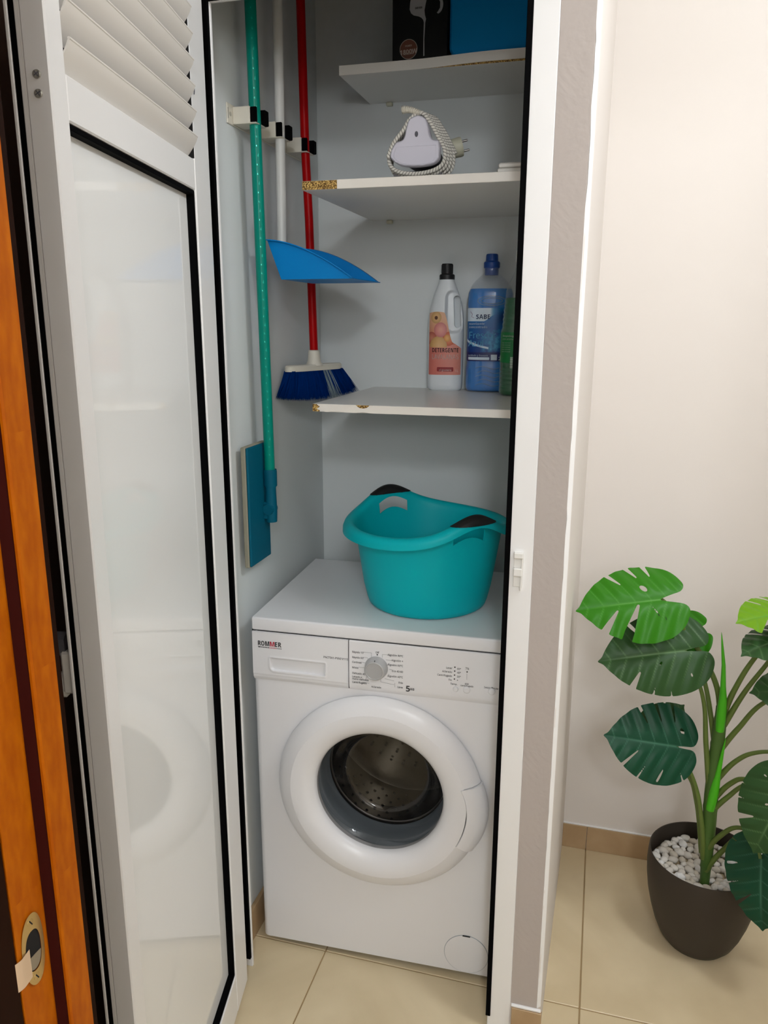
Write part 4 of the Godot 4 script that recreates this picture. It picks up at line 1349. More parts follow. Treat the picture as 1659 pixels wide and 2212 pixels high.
	g = Geo.new()
	g.text_fit("LAVALANAS", -0.0320, 0.0345, 0.0795, 0.0118, 0.0, false, bend)
	obj("lettering", g, mat(246, 222, 214, 0.5), t)
	g = Geo.new()
	g.sheet(func(x, y): return minf(0.021 - absf(x - 0.002), 0.0055 - absf(y - 0.054)), func(x, y): return wrap.call(x, y, 0.0009), -0.02, 0.024, 16, 0.048, 0.060, 8)
	obj("maker_badge", g, mat(150, 30, 34, 0.5), t)
	g = Geo.new()
	g.text("el granero", 0.0066, Transform3D(Basis.IDENTITY, Vector3(0.002, 0.0522, 0)), true, 1, func(p): return wrap.call(p.x, p.y, 0.0012))
	g.text("1L", 0.0085, Transform3D(Basis.IDENTITY, Vector3(0.031, 0.050, 0)), false, 1, func(p): return wrap.call(p.x, p.y, 0.0010))
	obj("lettering", g, mat(240, 214, 206, 0.5), t)

	# blue softener bottle
	t = thing("softener_bottle", "large clear bottle of blue fabric softener with blue cap and dark blue label", "bottle", Vector3(-0.2795, sy, -1.996), 0.1, "cleaning bottles on the lowest shelf")
	var S := Bottle.new()
	S.power = 2.7
	S.prof = [Vector3(0, 0.050, 0.034), Vector3(0.004, 0.0555, 0.039), Vector3(0.012, 0.0575, 0.041), Vector3(0.060, 0.0575, 0.041), Vector3(0.072, 0.0555, 0.040), Vector3(0.076, 0.0555, 0.040), Vector3(0.205, 0.0555, 0.040), Vector3(0.211, 0.0570, 0.041), Vector3(0.240, 0.0560, 0.0405), Vector3(0.257, 0.0490, 0.037), Vector3(0.270, 0.0385, 0.032), Vector3(0.281, 0.0265, 0.025), Vector3(0.289, 0.0180, 0.018), Vector3(0.308, 0.0165, 0.0165)]
	g = Geo.new()
	S.shell(g, 0, 0.308, 0, 70)
	obj("bottle_body", g, clear_mat(214, 226, 234, 0.09, 0.06), t, 60)
	g = Geo.new()
	S.shell(g, 0.002, 0.2505, -0.0014, 60)
	obj("softener", g, mat(0, 116, 196, 0.3, 0, 0.25), t, 60)
	# moulded waves low on the bottle and an oval above the label
	g = Geo.new()
	for k in 5:
		var pp := []
		for i in 18:
			var x := lerpf(-0.030, 0.040, i / 17.0) + 0.004 * (k % 2)
			pp.append(S.front(x, 0.017 + 0.0105 * k + 0.004 * sin(i * 0.42) + 0.004 * i / 17.0, 0.0))
		g.tube(pp, [0.0009], 6)
	for r in [[0.034, 0.0115], [0.026, 0.007]]:
		var oval := []
		for i in 33: oval.append(S.front(0.004 + r[0] * cos(TAU * i / 32.0), 0.2215 + r[1] * sin(TAU * i / 32.0), 0.0))
		g.tube(oval, [0.0010], 6)
	obj("moulded_ridge", g, clear_mat(150, 190, 220, 0.45, 0.1), t)
	g = Geo.new()
	g.xf = Transform3D(Basis.IDENTITY, Vector3(0, 0.283, 0))
	g.lathe([Vector2(0, 0), Vector2(0.0165, 0), Vector2(0.0175, 0.016), Vector2(0.0195, 0.0185), Vector2(0.0198, 0.029), Vector2(0.0185, 0.0315), Vector2(0.0152, 0.0335), Vector2(0.0146, 0.0475), Vector2(0.0132, 0.0500), Vector2(0, 0.0505)], 40)
	obj("cap", g, mat(0, 62, 140, 0.4), t)
	im = Image.create(256, 320, true, Image.FORMAT_RGBA8)
	var nz := FastNoiseLite.new()
	nz.seed = 9
	nz.frequency = 0.03
	for y in 320:
		for x in 256:
			var fx := x / 255.0
			var fy := y / 319.0
			var c := Color8(0, 112, 176).lerp(Color8(8, 52, 124), clampf(fy * 1.3 - 0.1, 0, 1))
			var cl: float = clampf(1.0 - Vector2(fx - 0.60, (fy - 0.66) * 1.2).length() * 3.0 + nz.get_noise_2d(x, y) * 0.7, 0, 1)
			c = c.lerp(Color8(86, 190, 222), cl * 0.8)
			var sw := fy - (0.05 + 0.42 * pow(clampf((fx - 0.15) / 0.85, 0, 1), 1.5))
			c = c.lerp(Color8(10, 14, 60), smoothstep(0.22, 0.0, absf(fy - 0.2 - 0.03 * sin(fx * 5))) * smoothstep(0.55, 0.95, fx))
			if fy < 0.25 - 0.12 * smoothstep(0.36, 0.62, fx) and fx < 0.64: c = c.lerp(Color8(214, 226, 236), smoothstep(0.64, 0.50, fx))
			if fy > 0.83: c = Color8(14, 30, 96)
			var arc := absf(fy - (0.58 + 0.24 * pow(fx, 0.5)))
			if arc < 0.014 + 0.01 * (1.0 - fx) and fx < 0.5: c = Color8(210, 224, 236)
			im.set_pixel(x, y, c)
	lm = mat(255, 255, 255, 0.35)
	lm.albedo_texture = ImageTexture.create_from_image(im)
	g = Geo.new()
	g.use_uv = true
	g.sheet(func(x, y): return minf(0.0545 - absf(x), minf(y - 0.0765, 0.2045 - y)), func(x, y): return S.front(x, y, 0.0006), -0.0550, 0.0550, 60, 0.0760, 0.2050, 60)
	obj("label", g, lm, t)
	var sb := func(p: Vector3) -> Vector3: return S.front(p.x, p.y, 0.0010)
	g = Geo.new()
	g.text("SABE", 0.0150, Transform3D(Basis.IDENTITY, Vector3(-0.033, 0.1835, 0)), true, 0, sb)
	obj("lettering", g, mat(14, 44, 92, 0.5), t)
	g = Geo.new()
	g.text("Frescor", 0.0205, Transform3D(Basis.IDENTITY, Vector3(-0.0505, 0.1390, 0)), false, 0, sb)
	g.text("Azul", 0.0205, Transform3D(Basis.IDENTITY, Vector3(-0.0505, 0.1195, 0)), false, 0, sb)
	obj("lettering", g, mat(130, 212, 240, 0.5), t)
	g = Geo.new()
	g.text("suavizante", 0.0076, Transform3D(Basis.IDENTITY, Vector3(-0.0505, 0.1670, 0)), true, 0, sb)
	g.text("concentrado", 0.0076, Transform3D(Basis.IDENTITY, Vector3(-0.0505, 0.1590, 0)), true, 0, sb)
	g.text("cuidado y frescura", 0.0056, Transform3D(Basis.IDENTITY, Vector3(-0.0505, 0.0905, 0)), true, 0, sb)
	g.text("2L", 0.0120, Transform3D(Basis.IDENTITY, Vector3(0.0250, 0.0830, 0)), true, 0, sb)
	g.text("80", 0.0110, Transform3D(Basis.IDENTITY, Vector3(0.0300, 0.1010, 0)), true, 0, sb)
	g.sheet(func(x, y): return minf(0.0265 - absf(x + 0.0235), 0.0034 - absf(y - 0.0830)), func(x, y): return S.front(x, y, 0.0010), -0.052, 0.005, 20, 0.078, 0.088, 10)
	g.sheet(func(x, y): return minf(0.0075 - absf(x - 0.0140), 0.0068 - absf(y - 0.0860)), func(x, y): return S.front(x, y, 0.0010), 0.005, 0.023, 10, 0.078, 0.094, 10)
	obj("lettering", g, mat(214, 226, 238, 0.5), t)
	g = Geo.new()
	g.tube([S.front(-0.047, 0.196, 0.001), S.front(-0.042, 0.190, 0.001), S.front(-0.044, 0.184, 0.001), S.front(-0.038, 0.181, 0.001)], [0.0006], 5)
	obj("swan_mark", g, mat(150, 120, 150, 0.5), t)

	# green bottle, partly behind the frame
	t = thing("cleaner_bottle", "ribbed clear bottle of green floor cleaner half hidden by the closet frame", "bottle", Vector3(-0.1945, sy, -1.902), 0.0, "cleaning bottles on the lowest shelf")
	var G3 := Bottle.new()
	G3.power = 2.1
	var rows := [Vector3(0, 0.038, 0.036), Vector3(0.004, 0.0435, 0.0415), Vector3(0.012, 0.0455, 0.0435)]
	for i in 5:
		var y := 0.02 + i * 0.010
		rows.append(Vector3(y, 0.0455, 0.0435)); rows.append(Vector3(y + 0.005, 0.0442, 0.0422))
	rows.append(Vector3(0.075, 0.0450, 0.0430)); rows.append(Vector3(0.150, 0.0450, 0.0430))
	for i in 7:
		var y := 0.155 + i * 0.011
		rows.append(Vector3(y, 0.0435 - 0.0008 * i, 0.0415 - 0.0008 * i)); rows.append(Vector3(y + 0.0055, 0.0415 - 0.0008 * i, 0.0395 - 0.0008 * i))
	rows.append(Vector3(0.240, 0.036, 0.034)); rows.append(Vector3(0.262, 0.0285, 0.028)); rows.append(Vector3(0.285, 0.0175, 0.0175)); rows.append(Vector3(0.305, 0.0140, 0.0140)); rows.append(Vector3(0.318, 0.0140, 0.0140))
	G3.prof = rows
	g = Geo.new()
	G3.shell(g, 0, 0.318, 0, 130, 48)
	obj("bottle_body", g, clear_mat(206, 224, 220, 0.10, 0.06), t, 40)
	g = Geo.new()
	G3.shell(g, 0.002, 0.226, -0.0014, 100, 48)
	obj("cleaner", g, mat(0, 98, 44, 0.3, 0, 0.25), t, 40)
	g = Geo.new()
	g.xf = Transform3D(Basis.IDENTITY, Vector3(0, 0.307, 0))
	g.lathe([Vector2(0, 0), Vector2(0.0160, 0), Vector2(0.0165, 0.006), Vector2(0.0160, 0.024), Vector2(0.0145, 0.026), Vector2(0, 0.0265)], 32)
	obj("cap", g, M.white_plastic, t)
	g = Geo.new()
	g.sheet(func(x, y): return minf(minf(x + 0.0425, 0.043 - x), minf(y - 0.078, 0.148 - y)), func(x, y): return G3.front(x, y, 0.0005), -0.043, 0.0435, 50, 0.077, 0.149, 24)
	obj("label", g, mat(0, 126, 56, 0.35), t)
	g = Geo.new()
	var gb := func(p: Vector3) -> Vector3: return G3.front(p.x, p.y, 0.0008)
	g.text("limpiahogar fresco", 0.0056, Transform3D(Basis.IDENTITY, Vector3(-0.037, 0.1395, 0)), true, 0, gb)
	g.text("con aroma a pino", 0.0056, Transform3D(Basis.IDENTITY, Vector3(-0.037, 0.1325, 0)), false, 0, gb)
	for i in 5: g.text("uso normal", 0.0042, Transform3D(Basis.IDENTITY, Vector3(-0.038, 0.1240 - 0.005 * i, 0)), false, 0, gb)
	g.box(G3.front(-0.0412, 0.088, 0.0004) - Vector3(0.0003, 0.006, 0), G3.front(-0.0412, 0.088, 0.001) + Vector3(0.0003, 0.006, 0), 0)
	for i in 14: g.sheet(func(x, y): return minf(0.0066 - absf(x + 0.010), (0.0005 + 0.0002 * (i % 3)) - absf(y - 0.066 - i * 0.0019)), func(x, y): return G3.front(x, y, 0.0006), -0.018, -0.002, 6, 0.065 + i * 0.0019, 0.067 + i * 0.0019, 4)
	obj("lettering", g, mat(214, 232, 214, 0.5), t)

# ------------------------------------------------------------------ iron with its wound cord
func iron() -> void:
	var k := 0.953
	var ox := -0.388
	var oy := 1.7565
	var t := thing("steam_iron", "white iron seen from its heel with braided cord wound around, on the middle shelf", "iron", Vector3(ox, oy, -1.625))
	# outline of the heel in local x, y
	var P := PackedVector2Array()
	for q in [[-0.449, 1.8105], [-0.458, 1.818], [-0.4605, 1.826], [-0.456, 1.840], [-0.4475, 1.8502], [-0.438, 1.8525], [-0.4325, 1.8560], [-0.4290, 1.8660], [-0.4235, 1.8865], [-0.416, 1.8955], [-0.4014, 1.8992], [-0.389, 1.8950], [-0.3820, 1.8850], [-0.3775, 1.8680], [-0.3735, 1.8555], [-0.368, 1.8512], [-0.3577, 1.8488], [-0.3550, 1.8400], [-0.3548, 1.8250], [-0.3565, 1.8140], [-0.365, 1.8065], [-0.380, 1.8025], [-0.410, 1.8015], [-0.435, 1.8045]]:
		P.append(Vector2(q[0] * k - ox, 1.485 + (q[1] - 1.485) * k - oy))
	var smooth := PackedVector2Array()
	var n := P.size()
	for i in n:
		for s in 3:
			smooth.append(P[i].cubic_interpolate(P[(i + 1) % n], P[(i + n - 1) % n], P[(i + 2) % n], s / 3.0))
	var g := Geo.new()
	g.extrude(smooth, -0.012, 0.004, 0.0025)
	var cen := Vector2(-0.405 * k - ox, 1.83 * k + 1.485 * (1 - k) - oy)
	# raised panel line: a slightly smaller plate
	var inner := PackedVector2Array()
	for q in smooth:
		if q.y < cen.y + 0.015: inner.append(cen + (q - cen) * 0.87 + Vector2(0, -0.001))
	g.extrude(inner, 0.003, 0.0052, 0.0016)
	obj("heel", g, M.iron, t, 50)
	g = Geo.new()
	g.xf = Transform3D(UP_TO_Z, Vector3(-0.404 * k - ox, 1.8632 * k + 1.485 * (1 - k) - oy, 0.003)) * Transform3D(Basis.from_scale(Vector3(0.72, 1, 1.1)), Vector3.ZERO)
	g.lathe([Vector2(0.0050, 0), Vector2(0.0048, 0.0014), Vector2(0.0, 0.0012)], 20)
	obj("screw_cover", g, M.iron_grey, t)
	# body behind the heel, narrowing to the tip
	g = Geo.new()
	var tip := Vector2(0.045, 0.018)
	var rings := []
	for i in 12:
		var f := i / 11.0
		var row := []
		var sx := pow(1.0 - f, 0.6)
		for q in smooth:
			var p := cen + (q - cen) * Vector2(0.86, 0.80 if f > 0.0 else 0.86)
			p = Vector2(lerpf(tip.x, p.x, sx), lerpf(tip.y, p.y, pow(1.0 - f, 0.9)))
			row.append(Vector3(p.x, p.y, -0.010 - 0.21 * f))
		rings.append(row)
	for i in 11:
		for j in rings[0].size():
			var j2: int = (j + 1) % rings[0].size()
			g.quad_out(rings[i][j], rings[i][j2], rings[i + 1][j2], rings[i + 1][j], rings[i][j] - Vector3(cen.x, cen.y, rings[i][j].z))
	obj("iron_body", g, M.iron_grey, t, 50)
	g = Geo.new()
	var so := PackedVector2Array()
	for i in 21:
		var f := i / 20.0
		so.append(Vector2(0.010 - 0.048 * pow(1.0 - f, 0.55) + 0.036 * f, 0.026 + 0.203 * f))
	for i in range(20, -1, -1):
		var f := i / 20.0
		so.append(Vector2(0.010 + 0.050 * pow(1.0 - f, 0.55) + 0.036 * f + 0.002, 0.026 + 0.203 * f))
	g.xf = Transform3D(Basis(Vector3(1, 0, 0), Vector3(0, 0, -1), Vector3(0, 1, 0)), Vector3(-0.012, 0.0, 0.004))
	g.extrude(so, 0.0175, 0.0255, 0.001)
	obj("soleplate", g, M.sole, t)
	# braided cord: loops round the body, each further back and a little larger to the right
	g = Geo.new()
	g.use_uv = true
	var pts := []
	var loop := [[-0.4665, 1.822], [-0.4560, 1.8485], [-0.4350, 1.8730], [-0.4180, 1.8960], [-0.3960, 1.9050], [-0.3770, 1.8840], [-0.3620, 1.8580], [-0.3490, 1.8350], [-0.3500, 1.8120], [-0.3650, 1.7990], [-0.3960, 1.7925], [-0.4280, 1.7935], [-0.4560, 1.8030]]
	for r in 5:
		for i in loop.size():
			if r == 4 and i > 7: break
			var f: float = r + float(i) / loop.size()
			var grow := 1.0 + 0.014 * f
			var q: Array = loop[i]
			var x: float = (q[0] + 0.405) * grow - 0.405 + 0.0030 * f * (1.0 if q[0] > -0.40 else -0.1)
			var y: float = (q[1] - 1.845) * (1.0 + (0.006 if q[1] > 1.845 else 0.05) * f) + 1.845
			var lx := x * k - ox
			var ly := maxf(1.485 + (y - 1.485) * k - oy, 0.0048)
			pts.append(Vector3(lx, ly, -0.003 - 0.0110 * f))
	var cur := Curve3D.new()
	for i in pts.size():
		var tn: Vector3 = (pts[min(i + 1, pts.size() - 1)] - pts[max(i - 1, 0)]) * 0.18
		cur.add_point(pts[i], -tn, tn)
	cur.bake_interval = 0.004
	g.tube(Array(cur.get_baked_points()), [0.0040], 10, true, 0.0125)
	obj("cord", g, M.cord, t)
	# ribbed strain relief at the top
	g = Geo.new()
	var sr := []
	var rad := []
	for i in 41:
		var f := i / 40.0
		var q := Vector2(lerpf(-0.3985, -0.4370, f), 1.9045 + 0.0085 * sin(f * 1.9))
		sr.append(Vector3(q.x * k - ox, 1.485 + (q.y - 1.485) * k - oy, -0.004))
		rad.append(lerpf(0.0050, 0.0078, f) * (1.0 if (i / 2) % 2 == 0 else 0.70))
	g.tube(sr, rad, 16)
	obj("strain_relief", g, M.cream_plastic, t)
	# plug hanging out behind on the right
	var pc := Vector3(-0.3300 - ox, 1.8440 - oy, -0.100)
	var dir := Vector3(0.86, 0.22, -0.25).normalized()
	var bp := Basis(dir.cross(Vector3.UP).normalized(), dir, dir.cross(Vector3.UP).normalized().cross(dir))
	g = Geo.new()
	g.xf = Transform3D(bp, pc + Vector3(0, -0.008, 0))
	g.lathe([Vector2(0, -0.022), Vector2(0.008, -0.022), Vector2(0.011, -0.008), Vector2(0.0185, -0.002), Vector2(0.0195, 0.014), Vector2(0.0185, 0.018), Vector2(0.0150, 0.018), Vector2(0.0145, 0.013), Vector2(0, 0.013)], 28)
	var pg := obj("plug", g, M.green_plug, t)
	for s in [-1.0, 1.0]:
		g = Geo.new()
		var a := pc + Vector3(0, -0.008, 0) + bp * Vector3(0, 0.012, 0.0095 * s)
		g.tube([a, a + dir * 0.019, a + dir * 0.020], [0.0023, 0.0023, 0.0014], 12)
		obj("pin", g, M.metal, pg)
	# small white things at the right end of the middle shelf
	t = thing("white_cloth", "small folded white cloth at the right end of the middle shelf", "cloth", Vector3(-0.165, 1.7565, -1.610))
	g = Geo.new()
	for i in 2:
		g.box(Vector3(-0.051 + 0.002 * i, 0.0095 * i, -0.04), Vector3(0.052, 0.0095 * i + 0.0093, 0.045 - 0.002 * i), 0.003)
	obj("folded_layers", g, mat(238, 234, 226, 0.9), t, 60)
	g = Geo.new()
	g.xf = Transform3D(Basis.from_scale(Vector3(1.0, 0.5, 1.2)), Vector3(-0.028, 0.0187, 0))
	g.lathe([Vector2(0.018, 0.0), Vector2(0.0175, 0.006), Vector2(0.014, 0.010), Vector2(0.008, 0.0125), Vector2(0, 0.0135)], 20)
	obj("crumpled_end", g, mat(236, 234, 230, 0.9), t, 60)

# ------------------------------------------------------------------ things on the top shelf
func top_shelf_things() -> void:
	var sy := 2.0346
	var t := thing("hair_dryer_box", "black hair dryer box with a printed white dryer on the top shelf", "box", Vector3(-0.431, sy, -1.875))
	obj("carton", bx(Vector3(-0.062, 0, -0.06), Vector3(0.061, 0.26, 0.038), 0.001), M.box_black, t)
	# printed dryer: nozzle body, cord and a round nozzle; positions are read off the front face
	var f := func(x: float, y: float) -> Vector2: return Vector2(-0.491 + x * 0.0001815 + 0.431 + 0.0003, 2.0438 - sy + (625 - y) * 0.000181 + (x - 280) * 0.000012)
	var shape := func(list: Array) -> PackedVector2Array:
		var o := PackedVector2Array()
		for q in list: o.append(f.call(float(q[0]) - 95.0, float(q[1])))
		return o
	var g := Geo.new()
	g.extrude(shape.call([[318, -70], [300, 0], [294, 75], [312, 118], [345, 145], [405, 165], [440, 185], [462, 212], [470, 240], [488, 240], [496, 205], [482, 160], [476, 110], [490, 40], [512, -40], [510, -90]]), 0.0378, 0.0385)
	g.extrude(shape.call([[470, 238], [467, 420], [468, 600], [482, 600], [478, 420], [487, 238]]), 0.0378, 0.0384)
	obj("printed_dryer", g, M.print_grey, t)
	g = Geo.new()
	var arc := []
	for i in 17:
		var a := lerpf(-1.9, 1.5, i / 16.0)
		arc.append([635 + 66 * cos(a), 80 + 92 * sin(a)])
	for i in range(16, -1, -1):
		var a := lerpf(-1.9, 1.5, i / 16.0)
		arc.append([622 + 46 * cos(a), 80 + 76 * sin(a)])
	g.extrude(shape.call(arc), 0.0378, 0.0384)
	obj("printed_nozzle", g, M.print_grey, t)
	g = Geo.new()
	g.text("DRYER", 0.0052, Transform3D(Basis.IDENTITY, Vector3(f.call(405.0 - 95, 75.0).x, f.call(405.0 - 95, 75.0).y, 0.0387)), true, 1)
	obj("lettering", g, M.black, t)
	var bc: Vector2 = f.call(285.0 - 95, 500.0)
	g = Geo.new()
	g.xf = Transform3D(UP_TO_Z, Vector3(bc.x, bc.y, 0.0378))
	g.lathe([Vector2(0.0198, 0), Vector2(0.0198, 0.0008), Vector2(0.0188, 0.0008)], 40)
	obj("badge_ring", g, M.print_pale, t)
	g = Geo.new()
	g.xf = Transform3D(UP_TO_Z, Vector3(bc.x, bc.y, 0.0378))
	g.lathe([Vector2(0.0186, 0), Vector2(0.0186, 0.0006), Vector2(0, 0.0006)], 40)
	obj("badge", g, M.print_copper, t)
	g = Geo.new()
	g.text("1800W", 0.0125, Transform3D(Basis(Vector3(0, 0, 1), 0.05), Vector3(bc.x, bc.y - 0.005, 0.0386)), true, 1)
	g.text("POWER", 0.0046, Transform3D(Basis(Vector3(0, 0, 1), 0.05), Vector3(bc.x, bc.y + 0.0065, 0.0386)), false, 1)
	g.text("PROFESSIONAL", 0.0034, Transform3D(Basis(Vector3(0, 0, 1), 0.05), Vector3(bc.x, bc.y - 0.0095, 0.0386)), false, 1)
	obj("lettering", g, M.print_pale, t)

	t = thing("blue_case", "blue rounded plastic case at the right end of the top shelf", "case", Vector3(-0.245, sy, -1.885))
	g = Geo.new()
	var o := PackedVector2Array()
	for c in [[-0.117, 0.0, 1.0, 1.0], [0.117, 0.0, -1.0, 1.0], [0.117, 0.21, -1.0, -1.0], [-0.117, 0.21, 1.0, -1.0]]:
		for i in 9:
			var a := PI / 2 * i / 8.0
			var base := atan2(-c[3], -c[2]) - PI / 4
			o.append(Vector2(c[0] + c[2] * 0.022 + 0.022 * cos(base + a), c[1] + c[3] * 0.022 + 0.022 * sin(base + a)))
	g.extrude(o, -0.08, 0.068, 0.005)
	obj("case_body", g, M.case_blue, t, 45)
	g = Geo.new()
	var o2 := PackedVector2Array()
	for q in o: o2.append((q - Vector2(0, 0.105)) * 1.006 + Vector2(0, 0.1054))
	g.extrude(o2, -0.004, -0.001)
	obj("case_seam", g, mat(0, 84, 140, 0.5), t)

# ------------------------------------------------------------------ the artificial monstera in its pot
const POT := Vector3(0.3145, 0, -1.771)

func leaf_field(cuts: Array, sinus: float) -> Callable:
	# unit leaf: u along the midrib (0 at the stalk, 1 at the tip), w across
	var half := [[1.02, 0.0], [0.965, 0.045], [0.90, 0.14], [0.78, 0.275], [0.62, 0.395], [0.44, 0.475], [0.25, 0.515], [0.06, 0.505], [-0.10, 0.455], [-0.23, 0.36], [-0.305, 0.24], [-0.325, 0.125 + 0.5 * sinus], [-0.275, 0.02 + sinus], [-0.13, 0.008 + 0.55 * sinus], [-0.01, 0.0]]
	var poly := PackedVector2Array()
	for q in half: poly.append(Vector2(q[0], q[1]))
	for i in range(half.size() - 2, 0, -1): poly.append(Vector2(half[i][0], -half[i][1]))
	var smooth := PackedVector2Array()
	var n := poly.size()
	for i in n:
		for s in 3: smooth.append(poly[i].cubic_interpolate(poly[(i + 1) % n], poly[(i + n - 1) % n], poly[(i + 2) % n], s / 3.0))
	# slits run from an inner point out to the edge: inner u, inner w, edge u, edge w, half width
	var slits := []
	var holes := []
	for q in cuts:
		if q.size() == 5: slits.append([Vector2(q[0], q[1]), Vector2(q[2], q[3]), q[4]])
		else: holes.append([Vector2(q[0], q[1]), q[2]])
	return func(u: float, w: float) -> float:
		var p := Vector2(u, w)
		if u < -0.4 or u > 1.06 or absf(w) > 0.58: return -0.1
		var d := 1e9
		for i in smooth.size():
			d = minf(d, p.distance_squared_to(Geometry2D.get_closest_point_to_segment(p, smooth[i], smooth[(i + 1) % smooth.size()])))
		d = sqrt(d)
		if not Geometry2D.is_point_in_polygon(p, smooth): d = -d
		if d < -0.03: return d
		for s in slits:
			var c := Geometry2D.get_closest_point_to_segment(p, s[0], s[1])
			var f: float = (c - s[0]).length() / (s[1] - s[0]).length()
			d = minf(d, p.distance_to(c) - s[2] * minf(0.35 + 1.6 * f, 1.25))
		for h in holes:
			var q: Vector2 = (p - h[0]).rotated(-0.9 * sign(h[0].y))
			d = minf(d, Vector2(q.x * 0.55, q.y).length() - h[1])
		return d

func leaf(plant_node: Node3D, field: Callable, base: Vector3, tip: Vector3, side: Vector3, width: float, dark: Color, light: Color, droop: float, fold: float, label: String) -> void:
	# side: a hint towards the leaf's +w edge
	var o := plant_node.position
	var d := (tip - base)
	var L := d.length()
	d /= L
	var s := (side - d * side.dot(d)).normalized()
	var n := s.cross(d).normalized()
	if n.z < 0: n = -n
	var place := func(u: float, w: float) -> Vector3:
		var aw := absf(w)
		var lift := -droop * L * (u - 0.45) * (u - 0.45) - fold * L * aw * aw * 1.6 + fold * L * 0.10 * (1.0 - exp(-aw * 14.0))
		lift += 0.010 * L * cos(TAU * (u * 5.2 - aw * 2.6)) * smoothstep(0.04, 0.2, aw)   # ribs between the side veins
		return base - o + d * (u * L) + s * (w * L * width) + n * lift
	var tint := func(u: float, w: float) -> Color:
		var aw := absf(w)
		var rib := fposmod(u * 5.2 - aw * 2.6, 1.0)
		var vein := exp(-pow((rib - 0.5) / 0.035, 2.0)) * smoothstep(0.50, 0.10, aw) * 0.55
		vein = maxf(vein, exp(-pow(aw / 0.012, 2.0)) * smoothstep(1.0, 0.4, u) * 0.8)
		var c := dark.lerp(light, clampf(vein, 0, 1))
		return c
	var g := Geo.new()
	g.use_col = true
	g.sheet(field, place, -0.36, 1.05, 94, -0.56, 0.56, 76, tint)
	var m: StandardMaterial3D = M.leaf
	var q := obj("leaf", g, m, plant_node, 180)
	if label: tag(q, label)

func stalk(plant_node: Node3D, called: String, pts: Array, r0: float, r1: float, m: Material) -> void:
	var cur := Curve3D.new()
	for i in pts.size():
		var tn: Vector3 = (pts[min(i + 1, pts.size() - 1)] - pts[max(i - 1, 0)]) * 0.2
		cur.add_point(pts[i] - plant_node.position, -tn, tn)
	cur.bake_interval = 0.012
	var P := Array(cur.get_baked_points())
	var R := []
	for i in P.size(): R.append(lerpf(r0, r1, float(i) / maxf(P.size() - 1, 1)))
	var g := Geo.new()
	g.tube(P, R, 12)
	obj(called, g, m, plant_node, 60)

